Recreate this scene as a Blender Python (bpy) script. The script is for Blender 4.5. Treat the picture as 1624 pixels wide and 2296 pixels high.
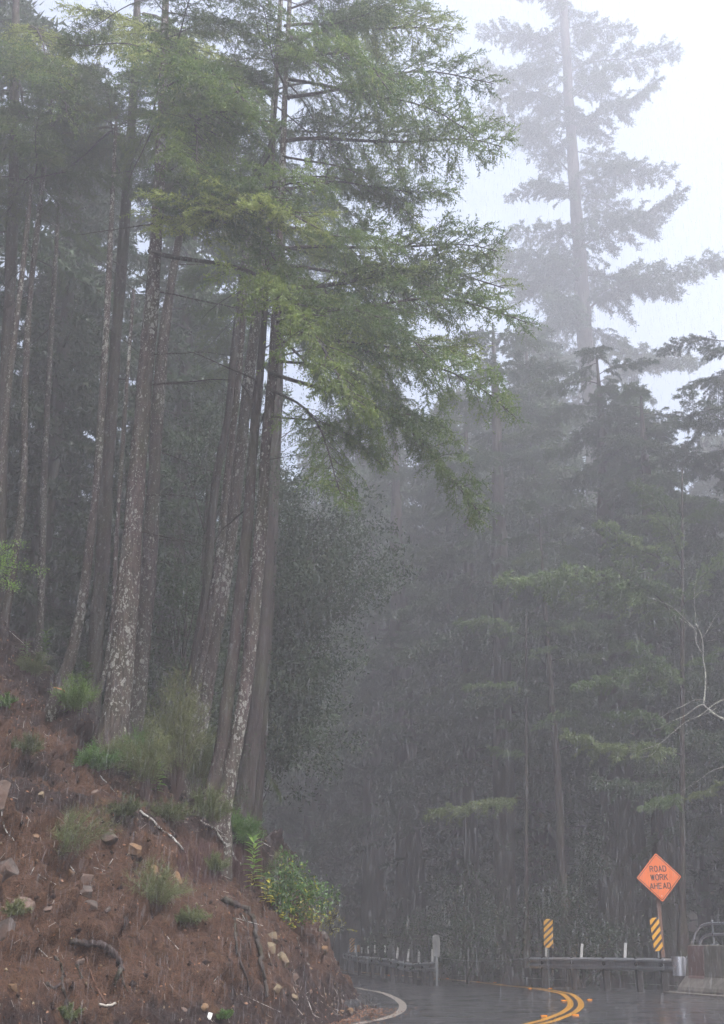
import bpy, math, random
import numpy as np
from math import radians, sin, cos, pi
from mathutils import Vector, Matrix
from mathutils.bvhtree import BVHTree

for o in list(bpy.data.objects): bpy.data.objects.remove(o)
S = bpy.context.scene
COL = S.collection
random.seed(7)
RNG = np.random.default_rng(11)

# ---------------------------------------------------------------- camera
CAM_H, F, PITCH = 1.3, 2551.0, radians(20.4)
cam = bpy.data.objects.new('camera', bpy.data.cameras.new('camera')); COL.objects.link(cam)
cam.location = (0, 0, CAM_H); cam.rotation_euler = (pi/2 + PITCH, 0, 0)
cam.data.sensor_fit = 'VERTICAL'; cam.data.sensor_height = 36; cam.data.lens = 40.0
cam.data.clip_end = 1500; cam.data.clip_start = 0.05
S.camera = cam
# ---------------------------------------------------------------- world, sun, exposure
SUN_DIR = Vector((0.38, -0.42, 0.85)).normalized()
W = bpy.data.worlds.new('World'); S.world = W; W.use_nodes = True
nt = W.node_tree; nt.nodes.clear()
out = nt.nodes.new('ShaderNodeOutputWorld'); bg = nt.nodes.new('ShaderNodeBackground')
sky = nt.nodes.new('ShaderNodeTexSky'); sky.sky_type = 'NISHITA'; sky.sun_disc = False
sky.sun_elevation = math.asin(SUN_DIR.z); sky.sun_rotation = math.atan2(SUN_DIR.x, SUN_DIR.y)
sky.dust_density = 5.0; sky.air_density = 1.0; sky.ozone_density = 1.0
hs = nt.nodes.new('ShaderNodeHueSaturation'); hs.inputs['Saturation'].default_value = 0.75
nt.links.new(sky.outputs[0], hs.inputs['Color']); nt.links.new(hs.outputs[0], bg.inputs[0])
bg.inputs[1].default_value = 0.15
nt.links.new(bg.outputs[0], out.inputs[0])
sun = bpy.data.objects.new('sun', bpy.data.lights.new('sun', 'SUN')); COL.objects.link(sun)
sun.data.energy = 1.0; sun.data.angle = radians(60); sun.data.color = (.95, .98, 1)
sun.rotation_euler = SUN_DIR.to_track_quat('Z', 'Y').to_euler(); sun.location = SUN_DIR*90
S.view_settings.view_transform = 'Standard'; S.view_settings.look = 'None'
S.view_settings.gamma = 1; S.view_settings.use_curve_mapping = False
S.view_settings.exposure = 1.62
S.render.engine = 'CYCLES'
cy = S.cycles
cy.max_bounces = 6; cy.diffuse_bounces = 2; cy.glossy_bounces = 2; cy.transmission_bounces = 2
cy.volume_bounces = 2; cy.transparent_max_bounces = 4; cy.caustics_reflective = False; cy.caustics_refractive = False
cy.use_denoising = True; cy.sample_clamp_indirect = 4
cy.use_adaptive_sampling = True; cy.adaptive_threshold = 0.02
HAZE = 0.0064

# ---------------------------------------------------------------- pixel helpers (photo seen at 1624 x 2296)
CP, SP = cos(PITCH), sin(PITCH)
def direc(px, py):
    u = (px-812)/F; v = (1148-py)/F
    return Vector((u, CP - v*SP, SP + v*CP))
def at(px, py, Y):
    d = direc(px, py); k = Y/d.y
    return Vector((d.x*k, Y, CAM_H + d.z*k))
def rz(Y):
    return float(np.interp(Y, [-100, 29, 42, 60, 300], [0, 0, -.32, -.5, -.6]))
def gp(px, py):
    z = 0.
    for _ in range(12):
        d = direc(px, py); k = (z-CAM_H)/d.z; z = .5*z + .5*rz(d.y*k)
    return Vector((d.x*k, d.y*k, z))
def ppm(Y): return F/Y

# ---------------------------------------------------------------- noise
def _h(i, j, k, s):
    n = (i.astype(np.int64)*374761393 + j.astype(np.int64)*668265263 + k.astype(np.int64)*2147483647 + s*1274126177) & 0xffffffff
    n = ((n ^ (n >> 13))*1274126177) & 0xffffffff
    return ((n ^ (n >> 16)) & 0xffffff)/float(0xffffff)
def vnoise(P, s=0):
    I = np.floor(P); f = P-I; f = f*f*(3-2*f); I = I.astype(np.int64)
    r = 0
    for a in (0, 1):
        for b in (0, 1):
            for c in (0, 1):
                w = (f[:, 0] if a else 1-f[:, 0])*(f[:, 1] if b else 1-f[:, 1])*(f[:, 2] if c else 1-f[:, 2])
                r = r + w*_h(I[:, 0]+a, I[:, 1]+b, I[:, 2]+c, s)
    return r*2-1
def fbm(P, o=4, s=0):
    r = 0; a = 1.
    for k in range(o): r = r + a*vnoise(P*2.03**k + 17.3*k, s+k); a *= .5
    return r
def cells(P, s=0):
    """nearest-cell random value and edge distance (angular blocks)"""
    I = np.floor(P).astype(np.int64); b1 = np.full(len(P), 9.); b2 = b1.copy(); v = np.zeros(len(P))
    for a in (-1, 0, 1):
        for b in (-1, 0, 1):
            for c in (-1, 0, 1):
                J = I + np.array([a, b, c]); q = np.stack([_h(J[:, 0], J[:, 1], J[:, 2], s+t) for t in (1, 2, 3)], 1)
                d = np.linalg.norm(J+q-P, axis=1); r = _h(J[:, 0], J[:, 1], J[:, 2], s+9)
                m = d < b1; b2 = np.where(m, b1, np.minimum(b2, d)); v = np.where(m, r, v); b1 = np.where(m, d, b1)
    return v, b2-b1

# ---------------------------------------------------------------- materials
def mat(name, base, rough=.8, spec=.5, **kw):
    m = bpy.data.materials.new(name); m.use_nodes = True
    b = m.node_tree.nodes['Principled BSDF']
    b.inputs['Base Color'].default_value = (*base, 1); b.inputs['Roughness'].default_value = rough
    b.inputs['Specular IOR Level'].default_value = spec
    for k, v in kw.items(): b.inputs[k].default_value = v
    return m
class N:
    def __init__(s, m): s.m = m; s.t = m.node_tree; s.b = s.t.nodes['Principled BSDF']; s.tc = s.t.nodes.new('ShaderNodeTexCoord')
    def new(s, k, **p):
        n = s.t.nodes.new('ShaderNode'+k)
        for a, v in p.items(): setattr(n, a, v)
        return n
    def link(s, a, b): s.t.links.new(a, b)
    def mp(s, scale=(1, 1, 1), co='Object'):
        n = s.new('Mapping'); n.inputs['Scale'].default_value = scale; s.link(s.tc.outputs[co], n.inputs[0]); return n.outputs[0]
    def noise(s, vec, sc, det=6, ro=.6, dist=0):
        n = s.new('TexNoise'); n.inputs['Scale'].default_value = sc; n.inputs['Detail'].default_value = det
        n.inputs['Roughness'].default_value = ro; n.inputs['Distortion'].default_value = dist; s.link(vec, n.inputs['Vector']); return n.outputs['Fac']
    def vor(s, vec, sc, feat='F1', out='Distance'):
        n = s.new('TexVoronoi'); n.feature = feat; n.inputs['Scale'].default_value = sc; s.link(vec, n.inputs['Vector']); return n.outputs[out]
    def ramp(s, fac, stops, interp='LINEAR'):
        n = s.new('ValToRGB'); s.link(fac, n.inputs[0]); n.color_ramp.interpolation = interp; e = n.color_ramp.elements
        while len(e) < len(stops): e.new(.5)
        for q, (p, c) in zip(e, stops): q.position = p; q.color = (*c, 1) if not isinstance(c, (int, float)) else (c, c, c, 1)
        return n.outputs[0]
    def mix(s, fac, a, b, bt='MIX'):
        n = s.new('Mix'); n.data_type = 'RGBA'; n.blend_type = bt
        for q, i in ((fac, 0), (a, 6), (b, 7)):
            if isinstance(q, (int, float)): n.inputs[i].default_value = q if i == 0 else (q, q, q, 1)
            elif isinstance(q, tuple): n.inputs[i].default_value = (*q, 1)
            else: s.link(q, n.inputs[i])
        return n.outputs[2]
    def math(s, op, a, b=0.):
        n = s.new('Math', operation=op)
        for q, i in ((a, 0), (b, 1)):
            if isinstance(q, (int, float)): n.inputs[i].default_value = q
            else: s.link(q, n.inputs[i])
        return n.outputs[0]
    def bump(s, h, st=.5, d=.02):
        n = s.new('Bump'); n.inputs['Strength'].default_value = st; n.inputs['Distance'].default_value = d
        s.link(h, n.inputs['Height']); s.link(n.outputs[0], s.b.inputs['Normal'])
    def col(s, c): s.link(c, s.b.inputs['Base Color'])
    def rnd(s): return s.new('ObjectInfo').outputs['Random']

def bark(name, dark, light, lich, amount):
    m = mat(name, dark, .75, .35); n = N(m)
    v = n.mp((1, 1, .28)); f = n.noise(v, 14, 6, .65, .4); f2 = n.noise(n.mp(), 1.2, 3)
    c = n.mix(n.ramp(f, [(.35, 0.), (.65, 1.)]), dark, light)
    c = n.mix(n.ramp(f2, [(.42, 0.), (.68, .7)]), c, (.055, .06, .032))
    # lichen patches: spots of two sizes kept inside drifting zones
    zone = n.noise(n.mp((1, 1, .5)), 1.7, 4, .6)
    wv = n.new('VectorMath', operation='ADD'); n.link(n.mp((1, 1, .6)), wv.inputs[0])
    nz = n.new('TexNoise'); nz.inputs['Scale'].default_value = 22; n.link(n.mp(), nz.inputs['Vector'])
    sc = n.new('VectorMath', operation='SCALE'); sc.inputs['Scale'].default_value = .07; n.link(nz.outputs['Color'], sc.inputs[0]); n.link(sc.outputs[0], wv.inputs[1])
    big = n.math('SUBTRACT', n.math('ADD', n.math('MULTIPLY', n.ramp(zone, [(.3, .12), (.7, .8)]), .62*amount), n.math('MULTIPLY', n.vor(wv.outputs[0], 9, out='Color'), .16)), n.vor(wv.outputs[0], 9))
    sm = n.math('SUBTRACT', n.math('ADD', n.math('MULTIPLY', n.ramp(zone, [(.3, .2), (.7, .85)]), .66*amount), n.math('MULTIPLY', n.vor(wv.outputs[0], 24, out='Color'), .12)), n.vor(wv.outputs[0], 24))
    lf = n.math('MAXIMUM', n.ramp(big, [(.06, 0.), (.10, 1.)]), n.ramp(sm, [(.06, 0.), (.11, .9)]))
    lc = n.mix(n.noise(n.mp(), 9, 2), lich, tuple(q*.62 for q in lich))
    lf = n.math('MULTIPLY', lf, n.ramp(n.noise(n.mp(), 40, 2), [(.3, .35), (.55, 1.)]))
    n.col(n.mix(lf, c, lc))
    n.bump(n.math('ADD', f, n.math('MULTIPLY', lf, .25)), 1., .06)
    return m
M = {}
M['fir_bark'] = bark('fir_bark', (.024, .017, .017), (.085, .062, .06), (.36, .36, .32), .78)
M['fir_bark_pale'] = bark('fir_bark_pale', (.028, .019, .019), (.115, .086, .08), (.42, .42, .38), .86)
M['dark_bark'] = bark('dark_bark', (.025, .019, .019), (.07, .05, .048), (.2, .21, .19), .55)
M['redwood_bark'] = bark('redwood_bark', (.02, .014, .014), (.055, .036, .034), (.1, .1, .09), .3)
M['pale_bark'] = bark('pale_bark', (.16, .155, .14), (.38, .38, .34), (.62, .64, .52), 1.1)

def leafmat(name, c1, c2, c3, sc=1.3, rough=.55, trans=.3, spec=.4):
    m = mat(name, c1, rough, spec); n = N(m)
    g = n.new('NewGeometry')
    v = g.outputs['Position']
    f = n.noise(v, sc, 4, .65); f2 = n.noise(v, sc*9, 2)
    c = n.mix(n.ramp(f, [(.36, 0.), (.62, 1.)]), c1, c2)
    c = n.mix(n.ramp(f2, [(.58, 0.), (.72, .7)]), c, c3)
    rn = n.rnd(); c = n.mix(n.ramp(rn, [(0., .55), (.5, 0.)]), c, tuple(q*.5 for q in c1)); c = n.mix(n.ramp(rn, [(.72, 0.), (1., .5)]), c, c3)
    n.col(c)
    tr = n.new('BsdfTranslucent'); n.link(c, tr.inputs[0]); mx = n.new('MixShader'); mx.inputs[0].default_value = trans
    o = [q for q in n.t.nodes if q.type == 'OUTPUT_MATERIAL'][0]
    n.link(n.b.outputs[0], mx.inputs[1]); n.link(tr.outputs[0], mx.inputs[2]); n.link(mx.outputs[0], o.inputs[0])
    return m
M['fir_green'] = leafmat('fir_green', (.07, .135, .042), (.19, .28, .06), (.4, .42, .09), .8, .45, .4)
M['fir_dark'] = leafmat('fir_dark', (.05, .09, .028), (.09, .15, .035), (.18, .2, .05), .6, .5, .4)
M['redwood_green'] = leafmat('redwood_green', (.035, .065, .03), (.07, .12, .05), (.1, .14, .05), .5, .5, .4)
M['tip_green'] = leafmat('tip_green', (.085, .15, .055), (.15, .22, .08), (.2, .23, .07), .8)
M['oak_green'] = leafmat('oak_green', (.028, .06, .025), (.06, .1, .04), (.11, .12, .045), .9, .5, .25, .3)
M['laurel_green'] = leafmat('laurel_green', (.14, .33, .05), (.26, .45, .09), (.42, .48, .07), 3, .3, .4, .6)
M['laurel_yellow'] = leafmat('laurel_yellow', (.5, .42, .04), (.4, .42, .06), (.6, .5, .08), 5, .35, .35)
M['shrub_green'] = leafmat('shrub_green', (.06, .14, .03), (.11, .22, .05), (.24, .28, .05), 3, .35, .3, .6)
M['broom_green'] = leafmat('broom_green', (.09, .12, .045), (.15, .18, .07), (.2, .2, .09), 2.5, .5, .2)
M['dry_leaf'] = leafmat('dry_leaf', (.2, .08, .035), (.33, .17, .09), (.45, .32, .2), 9, .5, .15)
M['twig'] = mat('twig', (.07, .045, .04), .7)
M['moss'] = mat('moss', (.25, .28, .1), .95)
M['pale_twig'] = mat('pale_twig', (.36, .33, .29), .8)
M['lichen_twig'] = bark('lichen_twig', (.07, .05, .05), (.14, .11, .1), (.7, .7, .66), 1.35)

# soil
def soil():
    m = mat('soil', (.1, .06, .05), .85, .3); n = N(m); v = n.mp()
    big = n.noise(v, .42, 5, .55, .5); mid = n.noise(v, 2.2, 6, .65, .3); fine = n.noise(v, 16, 6, .7); grit = n.noise(v, 60, 3, .6)
    duff = n.mix(n.ramp(fine, [(.3, 0.), (.7, 1.)]), (.007, .0038, .0034), (.047, .0225, .018))
    earth = n.mix(n.ramp(fine, [(.3, 0.), (.7, 1.)]), (.055, .024, .014), (.14, .072, .04))
    at_ = n.new('Attribute'); at_.attribute_name = 'exposed'
    e = n.math('ADD', n.math('MULTIPLY', at_.outputs['Fac'], 1.), n.math('MULTIPLY', n.math('SUBTRACT', n.math('ADD', big, mid), 1.), .9))
    c = n.mix(n.ramp(e, [(.36, 0.), (.58, 1.)]), duff, earth)
    c = n.mix(n.ramp(mid, [(.58, 0.), (.72, .6)]), c, (.14, .08, .035))
    c = n.mix(n.ramp(n.vor(v, 26), [(.05, .8), (.16, 0.)]), c, n.mix(n.noise(v, 30, 2), (.06, .03, .02), (.3, .2, .13)))
    c = n.mix(n.ramp(grit, [(.34, .75), (.52, 0.)]), c, (.012, .008, .008))
    st = n.noise(n.mp((1, 1, .12)), 24, 5, .7)       # fibres hanging downhill
    c = n.mix(n.ramp(st, [(.55, 0.), (.7, .55)]), c, (.035, .02, .02))
    n.col(c)
    n.link(n.ramp(mid, [(.3, .38), (.6, .8)]), n.b.inputs['Roughness'])
    n.bump(n.math('ADD', n.math('ADD', n.math('MULTIPLY', fine, .6), n.math('MULTIPLY', grit, .3)), n.math('MULTIPLY', st, .4)), 1., .1)
    return m
M['soil'] = soil()
def forest_floor():
    m = mat('forest_floor', (.05, .035, .03), .95, .2); n = N(m); v = n.mp()
    f = n.noise(v, 3, 6, .7); g = n.noise(v, .25, 4)
    c = n.mix(n.ramp(f, [(.3, 0.), (.7, 1.)]), (.03, .02, .018), (.09, .06, .045))
    c = n.mix(n.ramp(g, [(.45, 0.), (.6, .7)]), c, (.03, .042, .02)); n.col(c); n.bump(f, 1, .15); return m
M['forest_floor'] = forest_floor()
def stone(name, a, b):
    m = mat(name, a, .8, .35); n = N(m); v = n.mp(); f = n.noise(v, 9, 6, .7); g = n.vor(v, 90)
    c = n.mix(n.ramp(f, [(.35, 0.), (.65, 1.)]), a, b); c = n.mix(n.ramp(g, [(.1, .6), (.3, 0.)]), c, (.05, .04, .035))
    c = n.mix(n.ramp(n.noise(v, 2.5, 4), [(.5, 0.), (.66, .8)]), c, (.1, .06, .045)); n.col(c); n.bump(f, .8, .03); return m
M['stone'] = stone('stone', (.08, .057, .046), (.19, .14, .115)); M['pale_stone'] = stone('pale_stone', (.11, .085, .05), (.27, .22, .14))
M['dark_stone'] = stone('dark_stone', (.045, .035, .03), (.12, .1, .09)); M['tan_stone'] = stone('tan_stone', (.11, .06, .03), (.24, .15, .08))

def asphalt():
    m = mat('asphalt', (.03, .03, .033), .5, .5); n = N(m); v = n.mp()
    fine = n.noise(v, 90, 3, .7); big = n.noise(n.mp((.35, 1, 1)), 1.1, 5, .6, .8); mid = n.noise(n.mp((.6, 1.6, 1)), 3.5, 5, .65)
    wet = n.math('ADD', n.math('MULTIPLY', big, .6), n.math('MULTIPLY', mid, .4))
    c = n.mix(n.ramp(fine, [(.35, 0.), (.65, 1.)]), (.02, .02, .022), (.08, .08, .087))
    c = n.mix(n.ramp(mid, [(.5, 0.), (.7, .4)]), c, (.05, .049, .052)); n.col(c)
    n.link(n.ramp(wet, [(.36, .07), (.56, .42)]), n.b.inputs['Roughness'])
    n.b.inputs['Coat Weight'].default_value = .6; n.b.inputs['Coat Roughness'].default_value = .12
    rip = n.noise(n.mp((1, 2.5, 1)), 8, 3, .5)
    hgt = n.math('ADD', n.math('MULTIPLY', fine, n.ramp(wet, [(.4, .12), (.58, .8)])), n.math('MULTIPLY', rip, .8))
    n.bump(hgt, .7, .02); return m
M['asphalt'] = asphalt()
def paint(name, c1, wear, worn=(.05, .05, .05)):
    m = mat(name, c1, .3, .5); n = N(m); v = n.mp(); f = n.noise(v, 45, 5, .75); g = n.noise(v, 4, 4)
    k = n.math('ADD', n.math('MULTIPLY', f, .6), n.math('MULTIPLY', g, .4))
    n.col(n.mix(n.ramp(k, [(wear-.06, 1.), (wear+.06, 0.)]), c1, worn)); n.bump(f, .3, .01)
    n.b.inputs['Coat Weight'].default_value = .4; n.b.inputs['Coat Roughness'].default_value = .15; return m
M['yellow_paint'] = paint('yellow_paint', (.68, .33, .03), .43, (.2, .11, .03))
M['white_paint'] = paint('white_paint', (.42, .38, .34), .44, (.14, .12, .11))
M['bright_paint'] = paint('bright_paint', (.75, .74, .72), .36, (.3, .3, .3))
def worn(name, base, dirt, rough=.4, metal=0., sc=6, thr=.55, spec=.5):
    m = mat(name, base, rough, spec, Metallic=metal); n = N(m); v = n.mp((1, 1, .4)); f = n.noise(v, sc, 6, .65)
    n.col(n.mix(n.ramp(f, [(thr-.1, 0.), (thr+.15, .8)]), base, dirt)); n.link(n.ramp(f, [(.3, rough*.7), (.7, min(1, rough*1.6))]), n.b.inputs['Roughness'])
    n.bump(n.noise(n.mp(), sc*8, 3), .15, .005); return m
M['galvanised'] = worn('galvanised', (.6, .62, .68), (.4, .4, .43), .25, .8, 2)
M['rail_metal'] = worn('rail_metal', (.36, .37, .4), (.25, .25, .27), .32, .6, 2, .6)
M['white_plastic'] = worn('white_plastic', (.55, .55, .54), (.32, .31, .3), .45)
M['dull_plate'] = worn('dull_plate', (.2, .2, .19), (.13, .12, .12), .5)
M['orange_sheet'] = worn('orange_sheet', (.64, .135, .02), (.48, .11, .025), .5, 0, 3, .6)
M['black_ink'] = mat('black_ink', (.012, .01, .012), .5)
M['marker_yellow'] = worn('marker_yellow', (.72, .36, .015), (.5, .25, .02), .45)
M['brown_post'] = worn('brown_post', (.16, .085, .06), (.09, .05, .04), .8)
M['steel_post'] = worn('steel_post', (.2, .21, .22), (.1, .1, .1), .5, .5)
M['rail_wood'] = worn('rail_wood', (.03, .024, .021), (.015, .012, .011), .9)
M['reflector'] = mat('reflector', (.85, .3, .02), .25)
M['paper'] = mat('paper', (.65, .68, .66), .6)
M['cut_wood'] = mat('cut_wood', (.42, .17, .07), .7)
def concrete():
    m = mat('concrete', (.25, .22, .2), .7, .4); n = N(m); f = n.noise(n.mp((3, 3, .5)), 3, 6, .7); g = n.noise(n.mp(), 50, 3)
    c = n.mix(n.ramp(f, [(.35, 0.), (.65, 1.)]), (.3, .27, .24), (.12, .105, .09))
    c = n.mix(n.ramp(n.noise(n.mp(), 1.7, 4), [(.5, 0.), (.6, .5)]), c, (.1, .105, .075)); n.col(c); n.bump(g, .4, .01); return m
M['concrete'] = concrete()
M['patch_paint'] = worn('patch_paint', (.21, .125, .11), (.14, .09, .08), .6)
m = mat('rain_water', (.8, .84, .9), .2, .5); M['rain_water'] = m
n_ = N(m); tb = n_.new('BsdfTransparent'); mx = n_.new('MixShader'); mx.inputs[0].default_value = .3
n_.link(tb.outputs[0], mx.inputs[1]); n_.link(n_.b.outputs[0], mx.inputs[2]); n_.link(mx.outputs[0], [q for q in n_.t.nodes if q.type == 'OUTPUT_MATERIAL'][0].inputs[0])

# ---------------------------------------------------------------- object helpers
def me_np(name, V, Fc, mats, mi=None, smooth=False):
    me = bpy.data.meshes.new(name)
    V = np.asarray(V, np.float32); nv = len(V)
    if isinstance(Fc, np.ndarray) and Fc.ndim == 2:
        k = Fc.shape[1]; nf = len(Fc)
        me.vertices.add(nv); me.vertices.foreach_set('co', V.ravel())
        me.loops.add(nf*k); me.loops.foreach_set('vertex_index', Fc.astype(np.int32).ravel())
        me.polygons.add(nf); me.polygons.foreach_set('loop_start', np.arange(0, nf*k, k, dtype=np.int32))
    else: me.from_pydata(V.tolist(), [], [list(f) for f in Fc])
    for m in mats: me.materials.append(M[m])
    if mi is not None: me.polygons.foreach_set('material_index', np.asarray(mi, np.int32))
    if smooth: me.polygons.foreach_set('use_smooth', np.ones(len(me.polygons), bool))
    me.update(calc_edges=True); return me
def obj(name, me, parent=None, loc=None, label=None, cat=None, group=None, kind=None):
    o = bpy.data.objects.new(name, me); COL.objects.link(o)
    if parent is not None: o.parent = parent
    if loc is not None: o.location = loc
    return tag(o, label, cat, group, kind)
def tag(o, label=None, cat=None, group=None, kind=None):
    for k, v in (('label', label), ('category', cat), ('group', group), ('kind', kind)):
        if v: o[k] = v
    return o
def thing(name, loc, label, cat, group=None):
    return obj(name, None, None, loc, label, cat, group)

class G:
    """growing mesh: verts, faces, material index"""
    def __init__(s): s.v = []; s.f = []; s.m = []; s.n = 0
    def add(s, V, Fc, mi=0):
        V = [tuple(p) for p in V]; s.v += V; s.f += [tuple(i+s.n for i in f) for f in Fc]; s.m += [mi]*len(Fc); s.n += len(V)
    def box(s, c, d, R=None, mi=0, bev=0.):
        c = Vector(c); x, y, z = (q/2 for q in d); b = bev
        if b:
            prof = [(x-b, y), (x, y-b), (x, -y+b), (x-b, -y), (-x+b, -y), (-x, -y+b), (-x, y-b), (-x+b, y)]
            V = [Vector((p[0], p[1], q)) for q in (-z, z) for p in prof]
            Fc = [tuple(range(7, -1, -1)), tuple(range(8, 16))] + [(i, (i+1) % 8, 8+(i+1) % 8, 8+i) for i in range(8)]
            Fc = [f[::-1] for f in Fc]
        else:
            V = [Vector((a*x, b_*y, q*z)) for q in (-1, 1) for a, b_ in ((-1, -1), (1, -1), (1, 1), (-1, 1))]
            Fc = [(3, 2, 1, 0), (4, 5, 6, 7)] + [(i, (i+1) % 4, 4+(i+1) % 4, 4+i) for i in range(4)]
        if R is not None: V = [R @ p for p in V]
        s.add([p+c for p in V], Fc, mi)
    def tube(s, pts, rad, n=6, mi=0, cap=True, jit=0., rng=random):
        pts = [Vector(p) for p in pts]
        if not hasattr(rad, '__len__'): rad = [rad]*len(pts)
        V = []; Fc = []; prev = None
        for i, p in enumerate(pts):
            t = (pts[min(i+1, len(pts)-1)]-pts[max(i-1, 0)])
            t = t.normalized() if t.length > 1e-9 else Vector((0, 0, 1))
            if prev is None: a = t.cross(Vector((0, 0, 1)) if abs(t.z) < .9 else Vector((1, 0, 0))).normalized()
            else: a = (prev - t*prev.dot(t)).normalized()
            prev = a; b = t.cross(a)
            for k in range(n):
                th = 2*pi*k/n; r = rad[i]*(1+(rng.uniform(-jit, jit) if jit else 0))
                V.append(p + (a*cos(th)+b*sin(th))*r)
        for i in range(len(pts)-1):
            for k in range(n): Fc.append((i*n+k, i*n+(k+1) % n, (i+1)*n+(k+1) % n, (i+1)*n+k))
        if cap: Fc += [tuple(range(n-1, -1, -1)), tuple((len(pts)-1)*n+k for k in range(n))]
        s.add(V, Fc, mi)
    def mesh(s, name, mats, smooth=False):
        me = bpy.data.meshes.new(name); me.from_pydata(s.v, [], s.f)
        for m in mats: me.materials.append(M[m])
        me.polygons.foreach_set('material_index', np.array(s.m, np.int32))
        if smooth: me.polygons.foreach_set('use_smooth', np.ones(len(me.polygons), bool))
        me.update(calc_edges=True); return me
    def to(s, name, mats, parent=None, smooth=False, **kw): return obj(name, s.mesh(name, mats, smooth), parent, **kw)

def spline(pts, n):
    """Catmull-Rom through pts, n samples per span"""
    P = [np.array(p, float) for p in pts]; P = [2*P[0]-P[1]] + P + [2*P[-1]-P[-2]]; o = []
    for i in range(1, len(P)-2):
        a, b, c, d = P[i-1:i+3]
        for k in range(n):
            t = k/n; o.append(.5*((2*b)+(c-a)*t+(2*a-5*b+4*c-d)*t*t+(3*b-a-3*c+d)*t**3))
    o.append(P[-2]); return np.array(o)

# ---------------------------------------------------------------- terrain
TOE = spline([(-34, -60), (-20, -22), (-12, -4), (-6.6, 7.5), (-3.9, 12.5), (-1.5, 16.8), (-.35, 20), (.05, 22.6), (.05, 25), (-.45, 28.5), (-1.4, 32), (-2.7, 36),
              (-4.9, 41), (-8, 50), (-10.5, 60), (-12.8, 70), (-17, 90), (-28, 125), (-60, 170)], 5)[:, :2]
def toe_d(x, y):
    x = np.asarray(x, float); y = np.asarray(y, float); best = np.full(x.shape, 1e9); sg = np.ones(x.shape)
    for (ax, ay), (bx, by) in zip(TOE[:-1], TOE[1:]):
        dx, dy = bx-ax, by-ay; t = np.clip(((x-ax)*dx+(y-ay)*dy)/(dx*dx+dy*dy), 0, 1)
        qx, qy = x-(ax+t*dx), y-(ay+t*dy); d = np.hypot(qx, qy); m = d < best-1e-9
        best = np.where(m, d, best); sg = np.where(m, np.where(dx*qy-dy*qx > 0, 1., -1.), sg)
    return best*sg
GD = [0, .25, 1, 2, 2.6, 3.3, 4, 5, 6.1, 7.7, 9, 14, 25, 60, 95, 200]
GZ = [0, .2, 1.45, 2.75, 3.2, 3.55, 4.1, 4.95, 5.8, 7.4, 8.7, 13.2, 20, 34, 40, 42]
def base_z(x, y):
    x = np.asarray(x, float); y = np.asarray(y, float); d = toe_d(x, y); r = np.interp(y, [-100, 29, 42, 60, 300], [0, 0, -.32, -.5, -.6])
    e = np.interp(y, [-100, 10, 24, 32, 40, 300], [14, 14, 13, 11.2, 10.2, 10.5])   # where the shoulder ends on the outer side
    o = -d - e
    outer = np.where(o > 0, np.interp(o, [0, 3, 8, 25, 60, 130, 200], [0, -.9, -1.8, -1.2, 12, 34, 38]), 0)
    return np.maximum(r + np.where(d > 0, np.interp(d, GD, GZ), 0) + outer, np.interp(y + .35*x, [98, 112, 150, 175], [-5, 2, 26, 34])), d
X0, X1, Y0, Y1, ST = -13.0, 1.4, 8.5, 34.0, 0.05
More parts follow.
